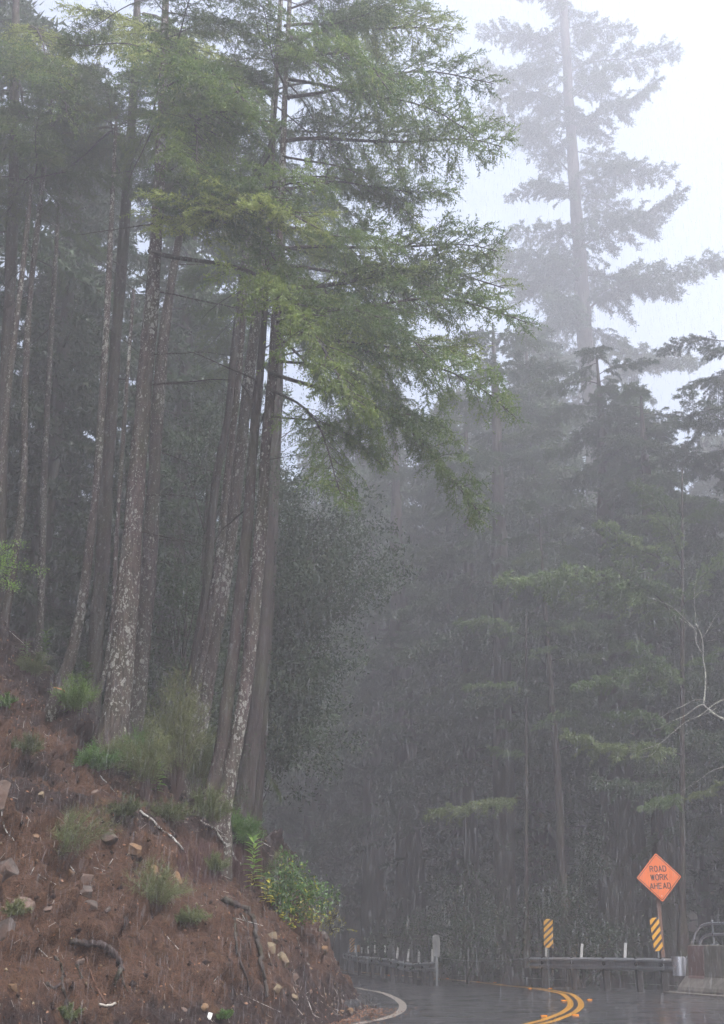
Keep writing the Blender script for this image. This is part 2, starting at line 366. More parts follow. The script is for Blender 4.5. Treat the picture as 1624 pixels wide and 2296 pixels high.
def bank_grid():
    xs = np.arange(X0, X1+.001, ST); ys = np.arange(Y0, Y1+.001, ST); nx, ny = len(xs), len(ys)
    X, Y = np.meshgrid(xs, ys); x, y = X.ravel(), Y.ravel(); z, d = base_z(x, y)
    P = np.stack([x, y, z], 1)
    Z = z.reshape(ny, nx); gy, gx = np.gradient(Z, ST); Nn = np.stack([-gx.ravel(), -gy.ravel(), np.ones(nx*ny)], 1); Nn /= np.linalg.norm(Nn, axis=1)[:, None]
    edge = np.minimum.reduce([(x-X0)/.8, (y-Y0)/.8, (Y1-y)/.8]).clip(0, 1)
    amp = np.interp(d, [-.8, 0, .5, 1.2, 6], [.03, .12, .45, 1, 1])*edge
    n1 = fbm(P*.55, 3, 1); n2 = fbm(P*1.9, 4, 5); n3 = fbm(P*8, 3, 9)
    cv, ce = cells(P*np.array([1.5, 1.5, 2.2]) + .25*np.stack([n2, n2*.6, n2*.8], 1), 3)
    cv2, ce2 = cells(P*np.array([4.2, 4.2, 5.5]) + .2*np.stack([n3, n3, n3], 1), 23)
    rocky = np.clip(fbm(P*.45+9, 2, 31)*1.6+.55, 0, 1)
    lip = np.interp(z + .35*n1, [1.9, 2.35, 2.6, 2.9, 3.4], [-.05, -.2, .05, .16, 0])*np.interp(d, [.8, 1.4, 4, 5], [0, 1, 1, 0])   # undercut below a sod lip
    gul = 1-np.abs(fbm(P*np.array([1.5, 1.5, .4])+4, 3, 51)); rid = 1-np.abs(fbm(P*np.array([4.5, 4.5, 2.5]), 3, 57))
    cv3, ce3 = cells(P*9+.3*np.stack([n3, n3, n3], 1), 41)
    D = .22*n1 + .08*n2 + .035*n3 + .10*(cv3-.5) - .28*np.clip(gul-.72, 0, 1) - .16*np.clip(rid-.7, 0, 1) + rocky*(.42*(cv-.5) + .26*(cv2-.5) - .14*np.exp(-(ce/.06)**2) - .035*np.exp(-(ce2/.09)**2)) + lip*1.3
    P = P + Nn*(D*amp)[:, None]
    P[:, 2] -= np.interp(d, [-.9, -.15, .2], [.09, .03, 0]) 
    i = np.arange((nx-1)*(ny-1)); r, c = i//(nx-1), i % (nx-1); a = r*nx+c
    Fq = np.stack([a, a+1, a+nx+1, a+nx], 1); Fq = Fq[(d[Fq] > -.9).any(1)]
    used = np.unique(Fq); rm = -np.ones(nx*ny, int); rm[used] = np.arange(len(used))
    exposed = np.clip(np.interp(z+.5*n1, [0, .3, .8, 2.3, 2.9, 3.6], [.25, .35, .6, .62, .4, .12]) + np.exp(-((y-18)**2+(x+6.2)**2)/9.)*.5 - .28*lip/.16*(lip > 0), 0, 1)
    me = me_np('hillside', P[used], rm[Fq], ['soil'])
    at_ = me.attributes.new('exposed', 'FLOAT', 'POINT'); at_.data.foreach_set('value', exposed[used].astype(np.float32))
    me.polygons.foreach_set('use_smooth', np.ones(len(me.polygons), bool))
    return me, P[used], rm[Fq]
hm, HP, HF = bank_grid()
tag(obj('hillside_ground', hm), 'steep cut bank of wet reddish brown soil beside the road', None, None, 'structure')
BV = BVHTree.FromPolygons([tuple(p) for p in HP.tolist()], HF.tolist())
def surf(px, py, far=60):
    """point and normal where the sight line through a photo point meets the cut bank"""
    d = direc(px, py).normalized(); h = BV.ray_cast(cam.location, d, far)
    return (h[0], h[1] if h[1].dot(d) < 0 else -h[1]) if h[0] is not None else (None, None)
def near_surf(px, py, y0=19, y1=34):
    p, nr = surf(px, py)
    if p is not None: return p, nr
    ys = np.arange(y0, y1, .25); pts = [at(px, py, y) for y in ys]; z = base_z([q.x for q in pts], ys)[0]; i = int(np.argmin([q.z-zz for q, zz in zip(pts, z)]))
    return Vector((pts[i].x, pts[i].y, ground_z(pts[i].x, pts[i].y))), Vector((0, 0, 1))
def ground_z(x, y):
    if X0+1 < x < X1 and Y0+1 < y < Y1-1:
        h = BV.ray_cast(Vector((x, y, 60)), Vector((0, 0, -1)))
        if h[0] is not None: return h[0].z
    return float(base_z([x], [y])[0][0])

def far_ground():
    s = 1.0; xs = np.arange(-110, 111, s*1.0); ys = np.arange(-60, 171, s); nx, ny = len(xs), len(ys)
    X, Y = np.meshgrid(xs, ys); x, y = X.ravel().copy(), Y.ravel().copy(); z, d = base_z(x, y); P = np.stack([x, y, z], 1)
    amp = np.interp(np.abs(d+5), [5.5, 12], [0, 1]); P[:, 2] += amp*(.5*fbm(P*.12, 3, 3)+.2*fbm(P*.7, 3, 8)) - np.where(d < .5, .04, 0)
    i = np.arange((nx-1)*(ny-1)); r, c = i//(nx-1), i % (nx-1); a = r*nx+c; Fq = np.stack([a, a+1, a+nx+1, a+nx], 1)
    cx = x[Fq].mean(1); cyy = y[Fq].mean(1); inn = (cx > X0+.6) & (cx < X1-1.6) & (cyy > Y0+.6) & (cyy < Y1-.6) & (d[Fq].min(1) > .4)
    P[:, 2] -= np.where((x > X0+.4) & (x < X1) & (y > Y0+.4) & (y < Y1-.4) & (d > -1.), .5, 0)
    return me_np('ground', P, Fq[~inn], ['forest_floor'], smooth=True)
tag(obj('ground', far_ground()), None, None, None, 'structure')

# ---------------------------------------------------------------- road
def offset_line(pts, off):
    pts = np.asarray(pts); t = np.gradient(pts, axis=0); t /= np.linalg.norm(t, axis=1)[:, None]
    return pts + np.stack([t[:, 1], -t[:, 0]], 1)*off
def ribbon(name, pts, w0, w1, lift, matn, parent=None, nd=1, **kw):
    """sheet along pts (2-D), from offset w0 to w1 on its right side"""
    pts = np.asarray(pts); rows = [offset_line(pts, w0+(w1-w0)*k/nd) for k in range(nd+1)]
    V = []; Fc = []
    for k in range(nd+1):
        for p in rows[k]: V.append((p[0], p[1], rz(p[1])+lift))
    n = len(pts)
    for k in range(nd):
        for i in range(n-1): Fc.append((k*n+i, (k+1)*n+i, (k+1)*n+i+1, k*n+i+1))
    return obj(name, me_np(name, V, Fc, [matn]), parent, **kw)
TOEs = spline(TOE[::4], 8)
kk = TOE[(TOE[:, 1] > -58) & (TOE[:, 1] < 140)]
# smoothed toe used only for laying the asphalt
sm_ = kk.copy()
for _ in range(30): sm_[1:-1] = (sm_[:-2]+2*sm_[1:-1]+sm_[2:])/4
def road_mesh():
    V = []; Fc = []; nd = 12; n = len(sm_); W_ = lambda y: float(np.interp(y, [-60, 10, 24, 32, 40, 200], [12.6, 12.6, 11.6, 10.4, 9.6, 9.8]))
    for k in range(nd+1):
        f = k/nd
        for p, q0, q1 in zip(sm_, offset_line(sm_, -1.0), offset_line(sm_, 1.)):
            w = -1.0 + f*(W_(p[1])+1.0); dirn = (q1-q0)/2; q = p+dirn*w; V.append((q[0], q[1], rz(q[1])))
    for k in range(nd):
        for i in range(n-1): Fc.append((k*n+i, (k+1)*n+i, (k+1)*n+i+1, k*n+i+1))
    return me_np('road', V, Fc, ['asphalt'], smooth=True)
road = tag(obj('road', road_mesh()), 'wet dark asphalt road bending left round the bank', None, None, 'structure')
zc = lambda zx, zy: (751+zx*.5375, 1877.7+zy*.5375)     # second magnified view of the photo -> photo units
cen = [gp(*zc(*q)) for q in [(830, 779), (900, 765), (985, 735), (1030, 706), (1018, 676), (960, 650), (900, 635), (800, 622), (660, 606), (540, 597), (400, 588), (280, 577), (160, 566), (60, 557)]]
cen = [(p.x, p.y) for p in cen]; cen = [(-14, -8), (-6, 3.5), (-.7, 12)] + cen
for _ in range(2):
    c2 = [np.array(p) for p in cen]
    for i in range(4, len(c2)-1): c2[i] = (np.array(cen[i-1])+2*np.array(cen[i])+np.array(cen[i+1]))/4
    cen = [tuple(p) for p in c2]
a, b = np.array(cen[-1]), np.array(cen[-2]); cen += [tuple(a+(a-b)/np.linalg.norm(a-b)*12), tuple(a+(a-b)/np.linalg.norm(a-b)*30+np.array([-2, 0]))]
CEN = spline(cen, 8)
for w0, w1 in ((-.165, -.045), (.045, .165)): ribbon('centre_line', CEN, w0, w1, .004, 'yellow_paint', road)
ribbon('centre_gap', CEN, -.045, .045, .0035, 'black_ink', road)
inn = [gp(*zc(*q)) for q in [(65, 625), (120, 634), (170, 642), (215, 655), (255, 675), (280, 700), (268, 728), (215, 752), (150, 767), (90, 779)]]
inn = [(p.x, p.y) for p in inn][::-1]; inn = [(-10.4, -2), (-5.6, 6.5), (-2.6, 12)] + inn + [(-1.9, 36), (-4.0, 41), (-7, 50), (-9.5, 60)]
ribbon('edge_line', spline(inn, 8), -.06, .09, .004, 'white_paint', road)
outl = [gp(*q) for q in [(1700, 2230), (1624, 2218), (1579, 2213.6), (1503.5, 2209), (1396, 2204), (1310, 2199), (1200, 2194), (1080, 2187)]]
outl = [(p.x, p.y) for p in outl]; outl = [(11.6, 12), (11.2, 20)] + outl + [(1.2, 56), (-2.2, 70)]
ribbon('edge_line', spline(outl, 8), -.07, .07, .004, 'bright_paint', road)
# raised pavement markers
g = G(); g.box((0, 0, .011), (.11, .11, .022), bev=.02); rpm = g.mesh('pavement_marker', ['reflector'])
for i, q in enumerate([(1062, 680), (955, 683), (1004, 744), (872, 748), (898, 631), (815, 632), (668, 606), (598, 604), (470, 589), (403, 589), (285, 577), (225, 577), (160, 566)]):
    p = gp(*zc(*q)); o = obj('pavement_marker', rpm, None, (p.x, p.y, p.z+.004)); o.scale = (1., .8, .9)
    lab = ['orange pavement marker on the outside of the tightest turn of the yellow line', 'orange pavement marker just inside the bend of the yellow line',
           'orange pavement marker right of the yellow line at the bottom of the photo', 'orange pavement marker left of the yellow line at the bottom of the photo'][i] if i < 4 else 'small orange marker along the far part of the yellow centre line'
    tag(o, lab, 'pavement marker', 'raised markers along the centre line')

# berm / dark log at the foot of the bank
def rough_tube(name, pts, rad, matn, n=12, amp=.15, fr=6., seed=0, **kw):
    pts = spline([tuple(p) for p in pts], 6); rad = np.interp(np.linspace(0, 1, len(pts)), np.linspace(0, 1, len(rad)), rad)
    g = G(); g.tube([Vector(p) for p in pts], list(rad), n)
    V = np.array(g.v); c = np.repeat(pts, n, axis=0); D = V-c; k = 1+amp*fbm(V*fr+seed, 3, seed)
    V = c+D*k[:, None]; g.v = [tuple(p) for p in V]
    return g.to(name, [matn], smooth=True, **kw)
bpts = [gp(*q) for q in [(690, 2287), (740, 2281), (775, 2270), (808, 2256), (826, 2243)]]
rough_tube('asphalt_kerb', [(p.x, p.y, p.z+.05) for p in bpts], [.07, .11, .13, .14, .13, .09], 'asphalt', 12, .22, 4, 3, label='dark rounded asphalt kerb along the foot of the bank', cat='kerb')

# ---------------------------------------------------------------- guard rails
def wbeam(pts, thick=.006):
    """W-beam extruded along 3-D points at the rail's top edge"""
    prof = [(.0, 0), (.035, -.02), (.08, -.045), (.08, -.085), (.0, -.13), (.0, -.18), (.08, -.225), (.08, -.265), (.035, -.29), (.0, -.31)]
    P = spline([tuple(p) for p in pts], 5); t = np.gradient(P, axis=0); V = []; Fc = []; k = len(prof)
    for p, tt in zip(P, t):
        nrm = Vector((tt[1], -tt[0], 0)).normalized(); nrm = -nrm if nrm.y > 0 else nrm   # towards the road / camera
        for s in (0, 1):
            for o, z in prof: V.append(Vector(p)+nrm*(o-s*thick)+Vector((0, 0, z)))
    for i in range(len(P)-1):
        a, b = i*2*k, (i+1)*2*k
        for j in range(k-1): Fc += [(a+j, b+j, b+j+1, a+j+1), (a+k+j, a+k+j+1, b+k+j+1, b+k+j)]
        Fc += [(a, a+k, b+k, b), (a+k-1, b+k-1, b+2*k-1, a+2*k-1)]
    for a in (0, (len(P)-1)*2*k): Fc += [(a+j, a+j+1, a+k+j+1, a+k+j) for j in range(k-1)]
    return V, Fc
def local(V, o): return [Vector(p)-Vector(o) for p in V]
def rail(name, tops, dels, label, npost, endcap=None):
    base = Vector((tops[-1].x, tops[-1].y, rz(tops[-1].y)))
    t = thing(name, base, label, 'guardrail'); V, Fc = wbeam(tops); g = G(); g.add(local(V, base), Fc); g.to('beam', ['rail_metal'], t)
    P = spline([tuple(p) for p in tops], 10)
    for i in range(npost):
        p = P[int((i+.5)/npost*(len(P)-1))]; zb = min(ground_z(p[0], p[1]+.2), rz(p[1]))-.3; g = G()
        g.box(Vector((p[0], p[1]+.17, (p[2]+zb)/2+.02))-base, (.16, .2, p[2]-zb), bev=.012); g.to('post', ['rail_wood'], t)
    for (xa, ya, xb, yb) in dels:       # slim white delineators fixed behind the beam
        xs = np.linspace(0, 1, len(P)); best = min(range(len(P)), key=lambda i: abs(P[i][0]/P[i][1] - direc(xb, yb).x/direc(xb, yb).y)); Y = P[best][1]+.12
        A, B = at(xa, ya, Y), at(xb, yb+3, Y); g = G(); ax = (A-B).normalized(); w = Vector((1, 0, 0)); w = (w-ax*w.dot(ax)).normalized(); nn = ax.cross(w)
        R = Matrix((w, nn, ax)).transposed(); L = (A-B).length
        g.box((A+B)/2-base, (.075, .02, L), R, bev=.004)
        g.to('delineator', ['white_plastic'], t)
    return t, base
near_tops = [at(1190, 2146.5, 38), at(1270, 2146.3, 35.6), at(1360, 2147, 33.4), at(1450, 2148, 31.2), at(1512, 2149, 30)]
t, base = rail('guardrail', near_tops, [(1225.5, 2115.5, 1224.5, 2146), (1305.5, 2116, 1303.5, 2146), (1403, 2114, 1401.5, 2146)], 'near metal guardrail with rounded end piece beside the concrete barrier', 5)
e0 = at(1512, 2146, 30); e1 = at(1540, 2147, 29.6); g = G()   # rounded end piece
cpt = (e0+e1)/2 + Vector((0, .14, 0)); nseg = 14; V = []; Fc = []
for j, z in enumerate((0.02, -.42)):
    for s, r in ((0, .2), (1, .193)):
        for i in range(nseg+1):
            th = pi*(1.05+.95*i/nseg); V.append(cpt-base+Vector((cos(th)*r, sin(th)*r, z)))
n1 = nseg+1
for i in range(nseg): Fc += [(i, 2*n1+i, 2*n1+i+1, i+1), (n1+i, n1+i+1, 3*n1+i+1, 3*n1+i), (i, i+1, n1+i+1, n1+i), (2*n1+i, 3*n1+i, 3*n1+i+1, 2*n1+i+1)]
Fc += [(0, n1, 3*n1, 2*n1), (nseg, 2*n1+nseg, 3*n1+nseg, n1+nseg)]
g.add(V, Fc); g.to('end_piece', ['galvanised'], t, smooth=False)
g = G()
for i, P_ in enumerate([at(1484, 2152, 30.4), at(1495, 2170, 30.3), at(1484, 2170, 30.4)]): g.tube([P_-base+Vector((0, -.10, 0)), P_-base+Vector((0, -.13, 0))], .018, 8)
g.to('bolts', ['steel_post'], t)
z8 = lambda x, y: (459+x*.3597*.972, 1794+y*.3597)
far_tops = [at(772, 2136.5, 71), at(784, 2139, 65), at(797, 2142, 60), at(836, 2145.8, 54.5), at(872, 2149, 50), at(896, 2154, 46.5), at(922, 2159, 44), at(950, 2158, 42.6), at(978, 2156, 41.6)]
Z8 = lambda x, y: (458.9+x*.35970, 1794.2+y*.35970)
dl = [(940, 902, 940, 945), (980, 912, 980, 947), (1020, 909, 1020, 948), (1061, 902, 1060, 944), (1126, 906, 1124, 946), (1207, 917, 1198, 978), (1274, 925, 1266, 995), (1338, 930, 1334, 1002), (1420, 928, 1420, 998)]
rail('guardrail', far_tops, [(*Z8(a, b), *Z8(c, d)) for a, b, c, d in dl], 'far wavy metal guardrail topped with a row of slim white posts', 12)

# ---------------------------------------------------------------- object markers (black and yellow stripes)
def marker(x0, y0, x1, y1, Y, wpx, label, slope_down=1, foot=None):
    """striped panel whose top centre is at photo point x0,y0 and bottom centre at x1,y1"""
    A, B = at(x0, y0, Y), at(x1, y1, Y); H = (A-B).length; w = wpx/ppm(Y)*1.02; ax = (A-B).normalized(); sx = (Vector((1, .0, 0))-ax*ax.x).normalized(); nn = ax.cross(sx)
    zg = ground_z(B.x, Y)-.2; foot = at(*foot, Y) if foot else B-ax*((B.z-zg)/ax.z)
    t = thing('object_marker', foot, label, 'hazard marker', 'black and yellow striped hazard markers')
    R = Matrix((sx, nn, ax)).transposed(); g = G(); g.box((A+B)/2-foot, (w, .012, H), R, bev=.003); g.to('panel', ['black_ink'], t)
    # diagonal stripes: clip bands against the panel rectangle
    per = H/4.35; half = per*.29; hw, hh = w/2-.004, H/2-.004; face = (A+B)/2-foot - nn*(.0085 if nn.y > 0 else -.0085)
    def clip(poly, f):
        o = []
        for i in range(len(poly)):
            p, q = poly[i], poly[(i+1) % len(poly)]; a, b = f(p), f(q)
            if a >= 0: o.append(p)
            if (a >= 0) != (b >= 0): k = a/(a-b); o.append((p[0]+(q[0]-p[0])*k, p[1]+(q[1]-p[1])*k))
        return o
    for k in range(-2, 8):
        c0 = -hh + per*(k+.25); poly = [(-hw, -hh), (hw, -hh), (hw, hh), (-hw, hh)]
        f = lambda p: p[1] - slope_down*p[0]*.95 - c0
        poly = clip(poly, lambda p: f(p)+half); poly = clip(poly, lambda p: half-f(p)) if poly else poly
        if len(poly) < 3: continue
        m_ = len(poly); V = [face + sx*p[0]+ax*p[1]-nn*(s*.002 if nn.y > 0 else -s*.002) for s in (0, 1) for p in poly]
        g = G(); g.add(V, [tuple(range(m_)), tuple(range(2*m_-1, m_-1, -1))]+[(i, (i+1) % m_, m_+(i+1) % m_, m_+i) for i in range(m_)])
        g.to('stripe', ['marker_yellow'], t)
    g = G(); g.box(((A-foot)*.98+Vector())/2+Vector((0, .028, 0)), (.06, .03, (A-foot).length*.98), Matrix((sx, nn, ax)).transposed() if False else (A-foot).to_track_quat('Z', 'Y').to_matrix(), bev=.008); g.to('post', ['steel_post'], t)
marker(1466.5, 2057, 1477.5, 2132.5, 30.6, 19.7, 'striped hazard marker leaning in front of the sign post near the barrier', foot=(1484, 2204))
marker(1229.3, 2060, 1230.3, 2125, 36.6, 19.6, 'striped hazard marker at the far end of the near guardrail')
marker(789.5, 2102.8, 789.5, 2134.5, 72.5, 10.6, 'small distant striped hazard marker at the end of the far guardrail')
# small yellow plate and white slotted paddle
p = at(804, 2134, 74); t = thing('yellow_plate_sign', (p.x, p.y, rz(74)-.2), 'tiny plain yellow plate beside the distant striped marker', 'sign')
g = G(); g.box((0, 0, p.z+.2-rz(74)+.19), (.17, .012, .4)); g.to('plate', ['marker_yellow'], t); g = G(); g.box((0, .03, .3), (.05, .03, .9)); g.to('post', ['steel_post'], t)
A = at(978, 2096, 41.2); B = at(978, 2145, 41.2); t = thing('culvert_paddle', (A.x, A.y, rz(41)-.2), 'pale grey slotted plate at the end of the far guardrail', 'marker')
w = .245; H = A.z-B.z; g = G(); g.box((0, 0, (A.z+B.z)/2-t.location.z), (w, .02, H), bev=.0); 
g = G(); o_ = [(-w/2, 0), (w/2, 0), (w/2, H-.05), (w/2-.05, H), (-w/2+.05, H), (-w/2, H-.05)]; zb = B.z-t.location.z
g.add([(x, y, z+zb) for y in (-.01, .01) for x, z in o_], [(0, 1, 2, 3, 4, 5), (11, 10, 9, 8, 7, 6)]+[(i, 6+i, 6+(i+1) % 6, (i+1) % 6) for i in range(6)]); g.to('plate', ['dull_plate'], t)
g = G(); g.box((-.01, -.013, zb+H*.36), (.09, .006, H*.72)); g.to('slot', ['steel_post'], t)
g = G(); g.box((0, .03, zb*.5), (.08, .05, zb+.2)); g.to('post', ['steel_post'], t)

# ---------------------------------------------------------------- road work sign
YS = 31.6; c = at(1478, 1967, YS); hd = 50.2/ppm(YS)*1.0; tilt = radians(2.6)
ax = Vector((-sin(tilt)*-1*-1, .06, cos(tilt))).normalized(); sx = Vector((cos(radians(8)), sin(radians(8)), 0)); sx = (sx-ax*sx.dot(ax)).normalized(); fn = ax.cross(sx)
fn = -fn if fn.y > 0 else fn
post_b = Vector((at(1483, 2150, YS).x, YS+.06, ground_z(at(1483, 2150, YS).x, YS)-.3))
sg = thing('road_work_sign', post_b, 'orange diamond sign reading ROAD WORK AHEAD on a brown wooden post', 'road sign')
def diamond(h, r, off, th):
    pts = []
    for k in range(4):
        a0 = pi/2*k
        for j in range(5):
            a_ = a0-pi/4+pi/2*j/4; cc = Vector((cos(a0), sin(a0)))*(h-r*1.414); pts.append(cc+Vector((cos(a_), sin(a_)))*r)
    V = [(c-post_b)+sx*p.x+ax*p.y+fn*(off+s*th) for s in (0, 1) for p in pts]; m_ = len(pts)
    return pts, V, [tuple(range(m_)), tuple(range(2*m_-1, m_-1, -1))]+[(i, m_+i, m_+(i+1) % m_, (i+1) % m_) for i in range(m_)]
g = G(); _, V, Fc = diamond(hd, .035, 0, .004); g.add(V, Fc); g.to('panel', ['orange_sheet'], sg)
g = G(); po, Vo, _ = diamond(hd-.035, .03, .0055, 0); pi_, Vi, _ = diamond(hd-.056, .024, .0055, 0); m_ = len(po)
g.add(Vo[:m_]+Vi[:m_], [(i, (i+1) % m_, m_+(i+1) % m_, m_+i) for i in range(m_)]); g.to('border', ['black_ink'], sg)
GL = {  # highway lettering as strokes on a 4 x 6 grid
 'R': [[(0, 0), (0, 6), (2.6, 6), (3.6, 5.4), (3.8, 4.6), (3.5, 3.6), (2.6, 3.1), (0, 3.1)], [(2.2, 3.1), (3.9, 0)]],
 'O': [[(1.3, 0), (2.7, 0), (3.7, .9), (4, 2), (4, 4), (3.7, 5.1), (2.7, 6), (1.3, 6), (.3, 5.1), (0, 4), (0, 2), (.3, .9), (1.3, 0), (1.6, 0)]],
 'A': [[(0, 0), (2, 6), (4, 0)], [(.75, 1.7), (3.25, 1.7)]], 'D': [[(0, 0), (0, 6), (2.2, 6), (3.4, 5.3), (3.9, 4), (3.9, 2), (3.4, .7), (2.2, 0), (0, 0), (0, .4)]],
 'W': [[(0, 6), (1.15, 0), (2.3, 5.8), (3.45, 0), (4.6, 6)]], 'K': [[(0, 0), (0, 6)], [(3.8, 6), (0, 2.3)], [(1.4, 3.6), (3.9, 0)]],
 'H': [[(0, 0), (0, 6)], [(4, 0), (4, 6)], [(0, 3.1), (4, 3.1)]], 'E': [[(3.5, 0), (0, 0), (0, 6), (3.5, 6)], [(0, 3.1), (3, 3.1)]]}
def letters(txt, cx, cyv, hgt, sw):
    u = hgt/6; wd = {q: (4.6 if q == 'W' else 4.) for q in txt}; tot = sum(wd[q] for q in txt)*u*.92+(len(txt)-1)*1.75*u; x = cx-tot/2
    for q in txt:
        g = G(); lay = 0
        for st_ in GL[q]:
            lay += 1
            for a_, b_ in zip(st_[:-1], st_[1:]):
                lay += .2
                A_ = Vector((x+a_[0]*u*.92, cyv-hgt/2+a_[1]*u)); B_ = Vector((x+b_[0]*u*.92, cyv-hgt/2+b_[1]*u)); d_ = (B_-A_).normalized(); n2 = Vector((-d_.y, d_.x))*sw/2; e_ = d_*sw*.35
                V = [(c-post_b)+sx*p.x+ax*p.y+fn*(.0055+.0002*lay) for p in (A_-e_-n2, B_+e_-n2, B_+e_+n2, A_-e_+n2)]
                g.add(V, [(0, 1, 2, 3)])
        g.to('letter', ['black_ink'], sg); x += wd[q]*u*.92+1.75*u
kx = 1/ppm(YS)
letters('ROAD', 0, 17.5*kx, 10.8*kx, 1.95*kx); letters('WORK', 0, 0*kx, 10.8*kx, 1.95*kx); letters('AHEAD', 0, -17.5*kx, 10.8*kx, 1.95*kx)
g = G()
for q in (8, -38): g.tube([(c-post_b)+ax*q*kx+fn*.004, (c-post_b)+ax*q*kx+fn*.014], .012, 8)
g.to('bolt', ['galvanised'], sg)
top = c+ax*.3; g = G(); q = (top-post_b); g.box(Vector((q.x/2+.02, .07, q.z/2)), (.1, .1, q.z), bev=.008); g.to('post', ['brown_post'], sg)

# ---------------------------------------------------------------- concrete barrier with pipe railing
a0, a1 = at(1552, 2121, 29.4), at(1700, 2121, 27.0); a0.z = a1.z = (a0.z+a1.z)/2; dirb = (a1-a0); dirb.z = 0; Lb = dirb.length*1.7; dirb.normalize(); nb = Vector((dirb.y, -dirb.x, 0))
topz = a0.z; zb = -.02; br = thing('concrete_barrier', (a0.x, a0.y, zb), 'weathered concrete road barrier with a reddish painted patch and pipe railing', 'barrier')
hb = topz-zb
prof = [(.11, hb), (.09, hb+.015), (-.09, hb+.015), (-.11, hb), (-.2, .1), (-.2, -.3), (.37, -.3), (.37, .1), (.34, .17), (.15, .4)]
def bext(prof, l0, l1, o0=0.):
    V = [dirb*l+nb*p+Vector((0, 0, z)) for l in (l0, l1) for p, z in prof]; k = len(prof)
    return V, [tuple(range(k)), tuple(range(2*k-1, k-1, -1))]+[(i, k+i, k+(i+1) % k, (i+1) % k) for i in range(k)]
g = G(); V, Fc = bext(prof, 0, Lb)
for i in range(len(prof)):   # battered left end
    x = Vector(V[i]); V[i] = x - dirb*(.26*(1-max(0, prof[i][1])/hb))
g.add(V, Fc); g.to('wall', ['concrete'], br)
g = G(); pp = [(.115, hb-.004), (.153, .42), (.19, .36), (.185, .36), (.148, .42), (.108, hb-.004)]; V, Fc = bext(pp, -.02, .62); g.add(V, Fc); g.to('painted_patch', ['patch_paint'], br)
g = G(); V, Fc = bext([(.62, -.2), (.62, .05), (-.1, .05), (-.1, -.2)], -.45, Lb+.3); g.add(V, Fc); g.to('footing', ['concrete'], br)
def rl(x, y): q = at(x, y, 29.2); s_ = (q.x-a0.x)/dirb.x; return dirb*s_+Vector((0, 0, q.z-zb))
for h1, pts_ in (('rail_pipe', [(1557, 2119), (1560, 2092), (1566, 2077), (1576, 2071.5), (1600, 2071), (1640, 2071)]), ('rail_pipe', [(1566, 2119), (1569, 2104), (1575, 2097), (1584, 2095), (1604, 2095), (1640, 2095)])):
    q = [rl(*z) for z in pts_]; q += [q[-1]+dirb*(Lb-2)]; g = G(); sp = spline([tuple(v) for v in q], 5); g.tube([Vector(v) for v in sp], .032, 8); g.to(h1, ['galvanised'], br, smooth=True)
for x in (1584, 1665): 
    q = rl(x, 2119); g = G(); g.box(q+Vector((0, 0, .29)), (.05, .05, .56), bev=.008); g.box(q+Vector((0, 0, .02)), (.17, .13, .03)); g.to('rail_post', ['steel_post'], br)
g = G(); A, B = at(985, 2147, 41.8), at(1192, 2146, 38.5); pts_ = [A.lerp(B, k/10)-Vector((0, 0, .12*4*(k/10)*(1-k/10))) for k in range(11)]
A0 = A.copy(); g.tube([p-A0 for p in pts_], .012, 6); g.to('cable', ['steel_post'], None, loc=A0, label='thin sagging cable strung between the two guardrails', cat='cable')

# ================================================================= vegetation
def norm(a): return a/np.maximum(np.linalg.norm(a, axis=-1, keepdims=True), 1e-9)
def perp(d, rng):
    r = rng.normal(size=d.shape); r = r-d*(r*d).sum(-1, keepdims=True); return norm(r)
def blades(P, D, L, n, nl, nw, rng, fwd=.7):
    """n needle triangles along each twig segment (P, D unit, L)"""
    k = len(P); t = (np.arange(n)+rng.random((k, n)))/n; base = P[:, None]+D[:, None]*(t*L[:, None])[..., None]
    d = np.broadcast_to(D[:, None], (k, n, 3)); q = perp(d, rng); nd = norm(d*fwd+q); s = perp(nd, rng); ln = nl*rng.uniform(.7, 1.25, (k, n, 1))*(1-.35*t[..., None])
    a = base-s*nw/2; b = base+s*nw/2; c = base+nd*ln
    V = np.stack([a, b, c], 2).reshape(-1, 3); return V
def twigbars(P, D, L, w, rng):
    s = perp(D, rng)*w; return np.stack([P-s, P+s, P+D*L[:, None]], 1).reshape(-1, 3)
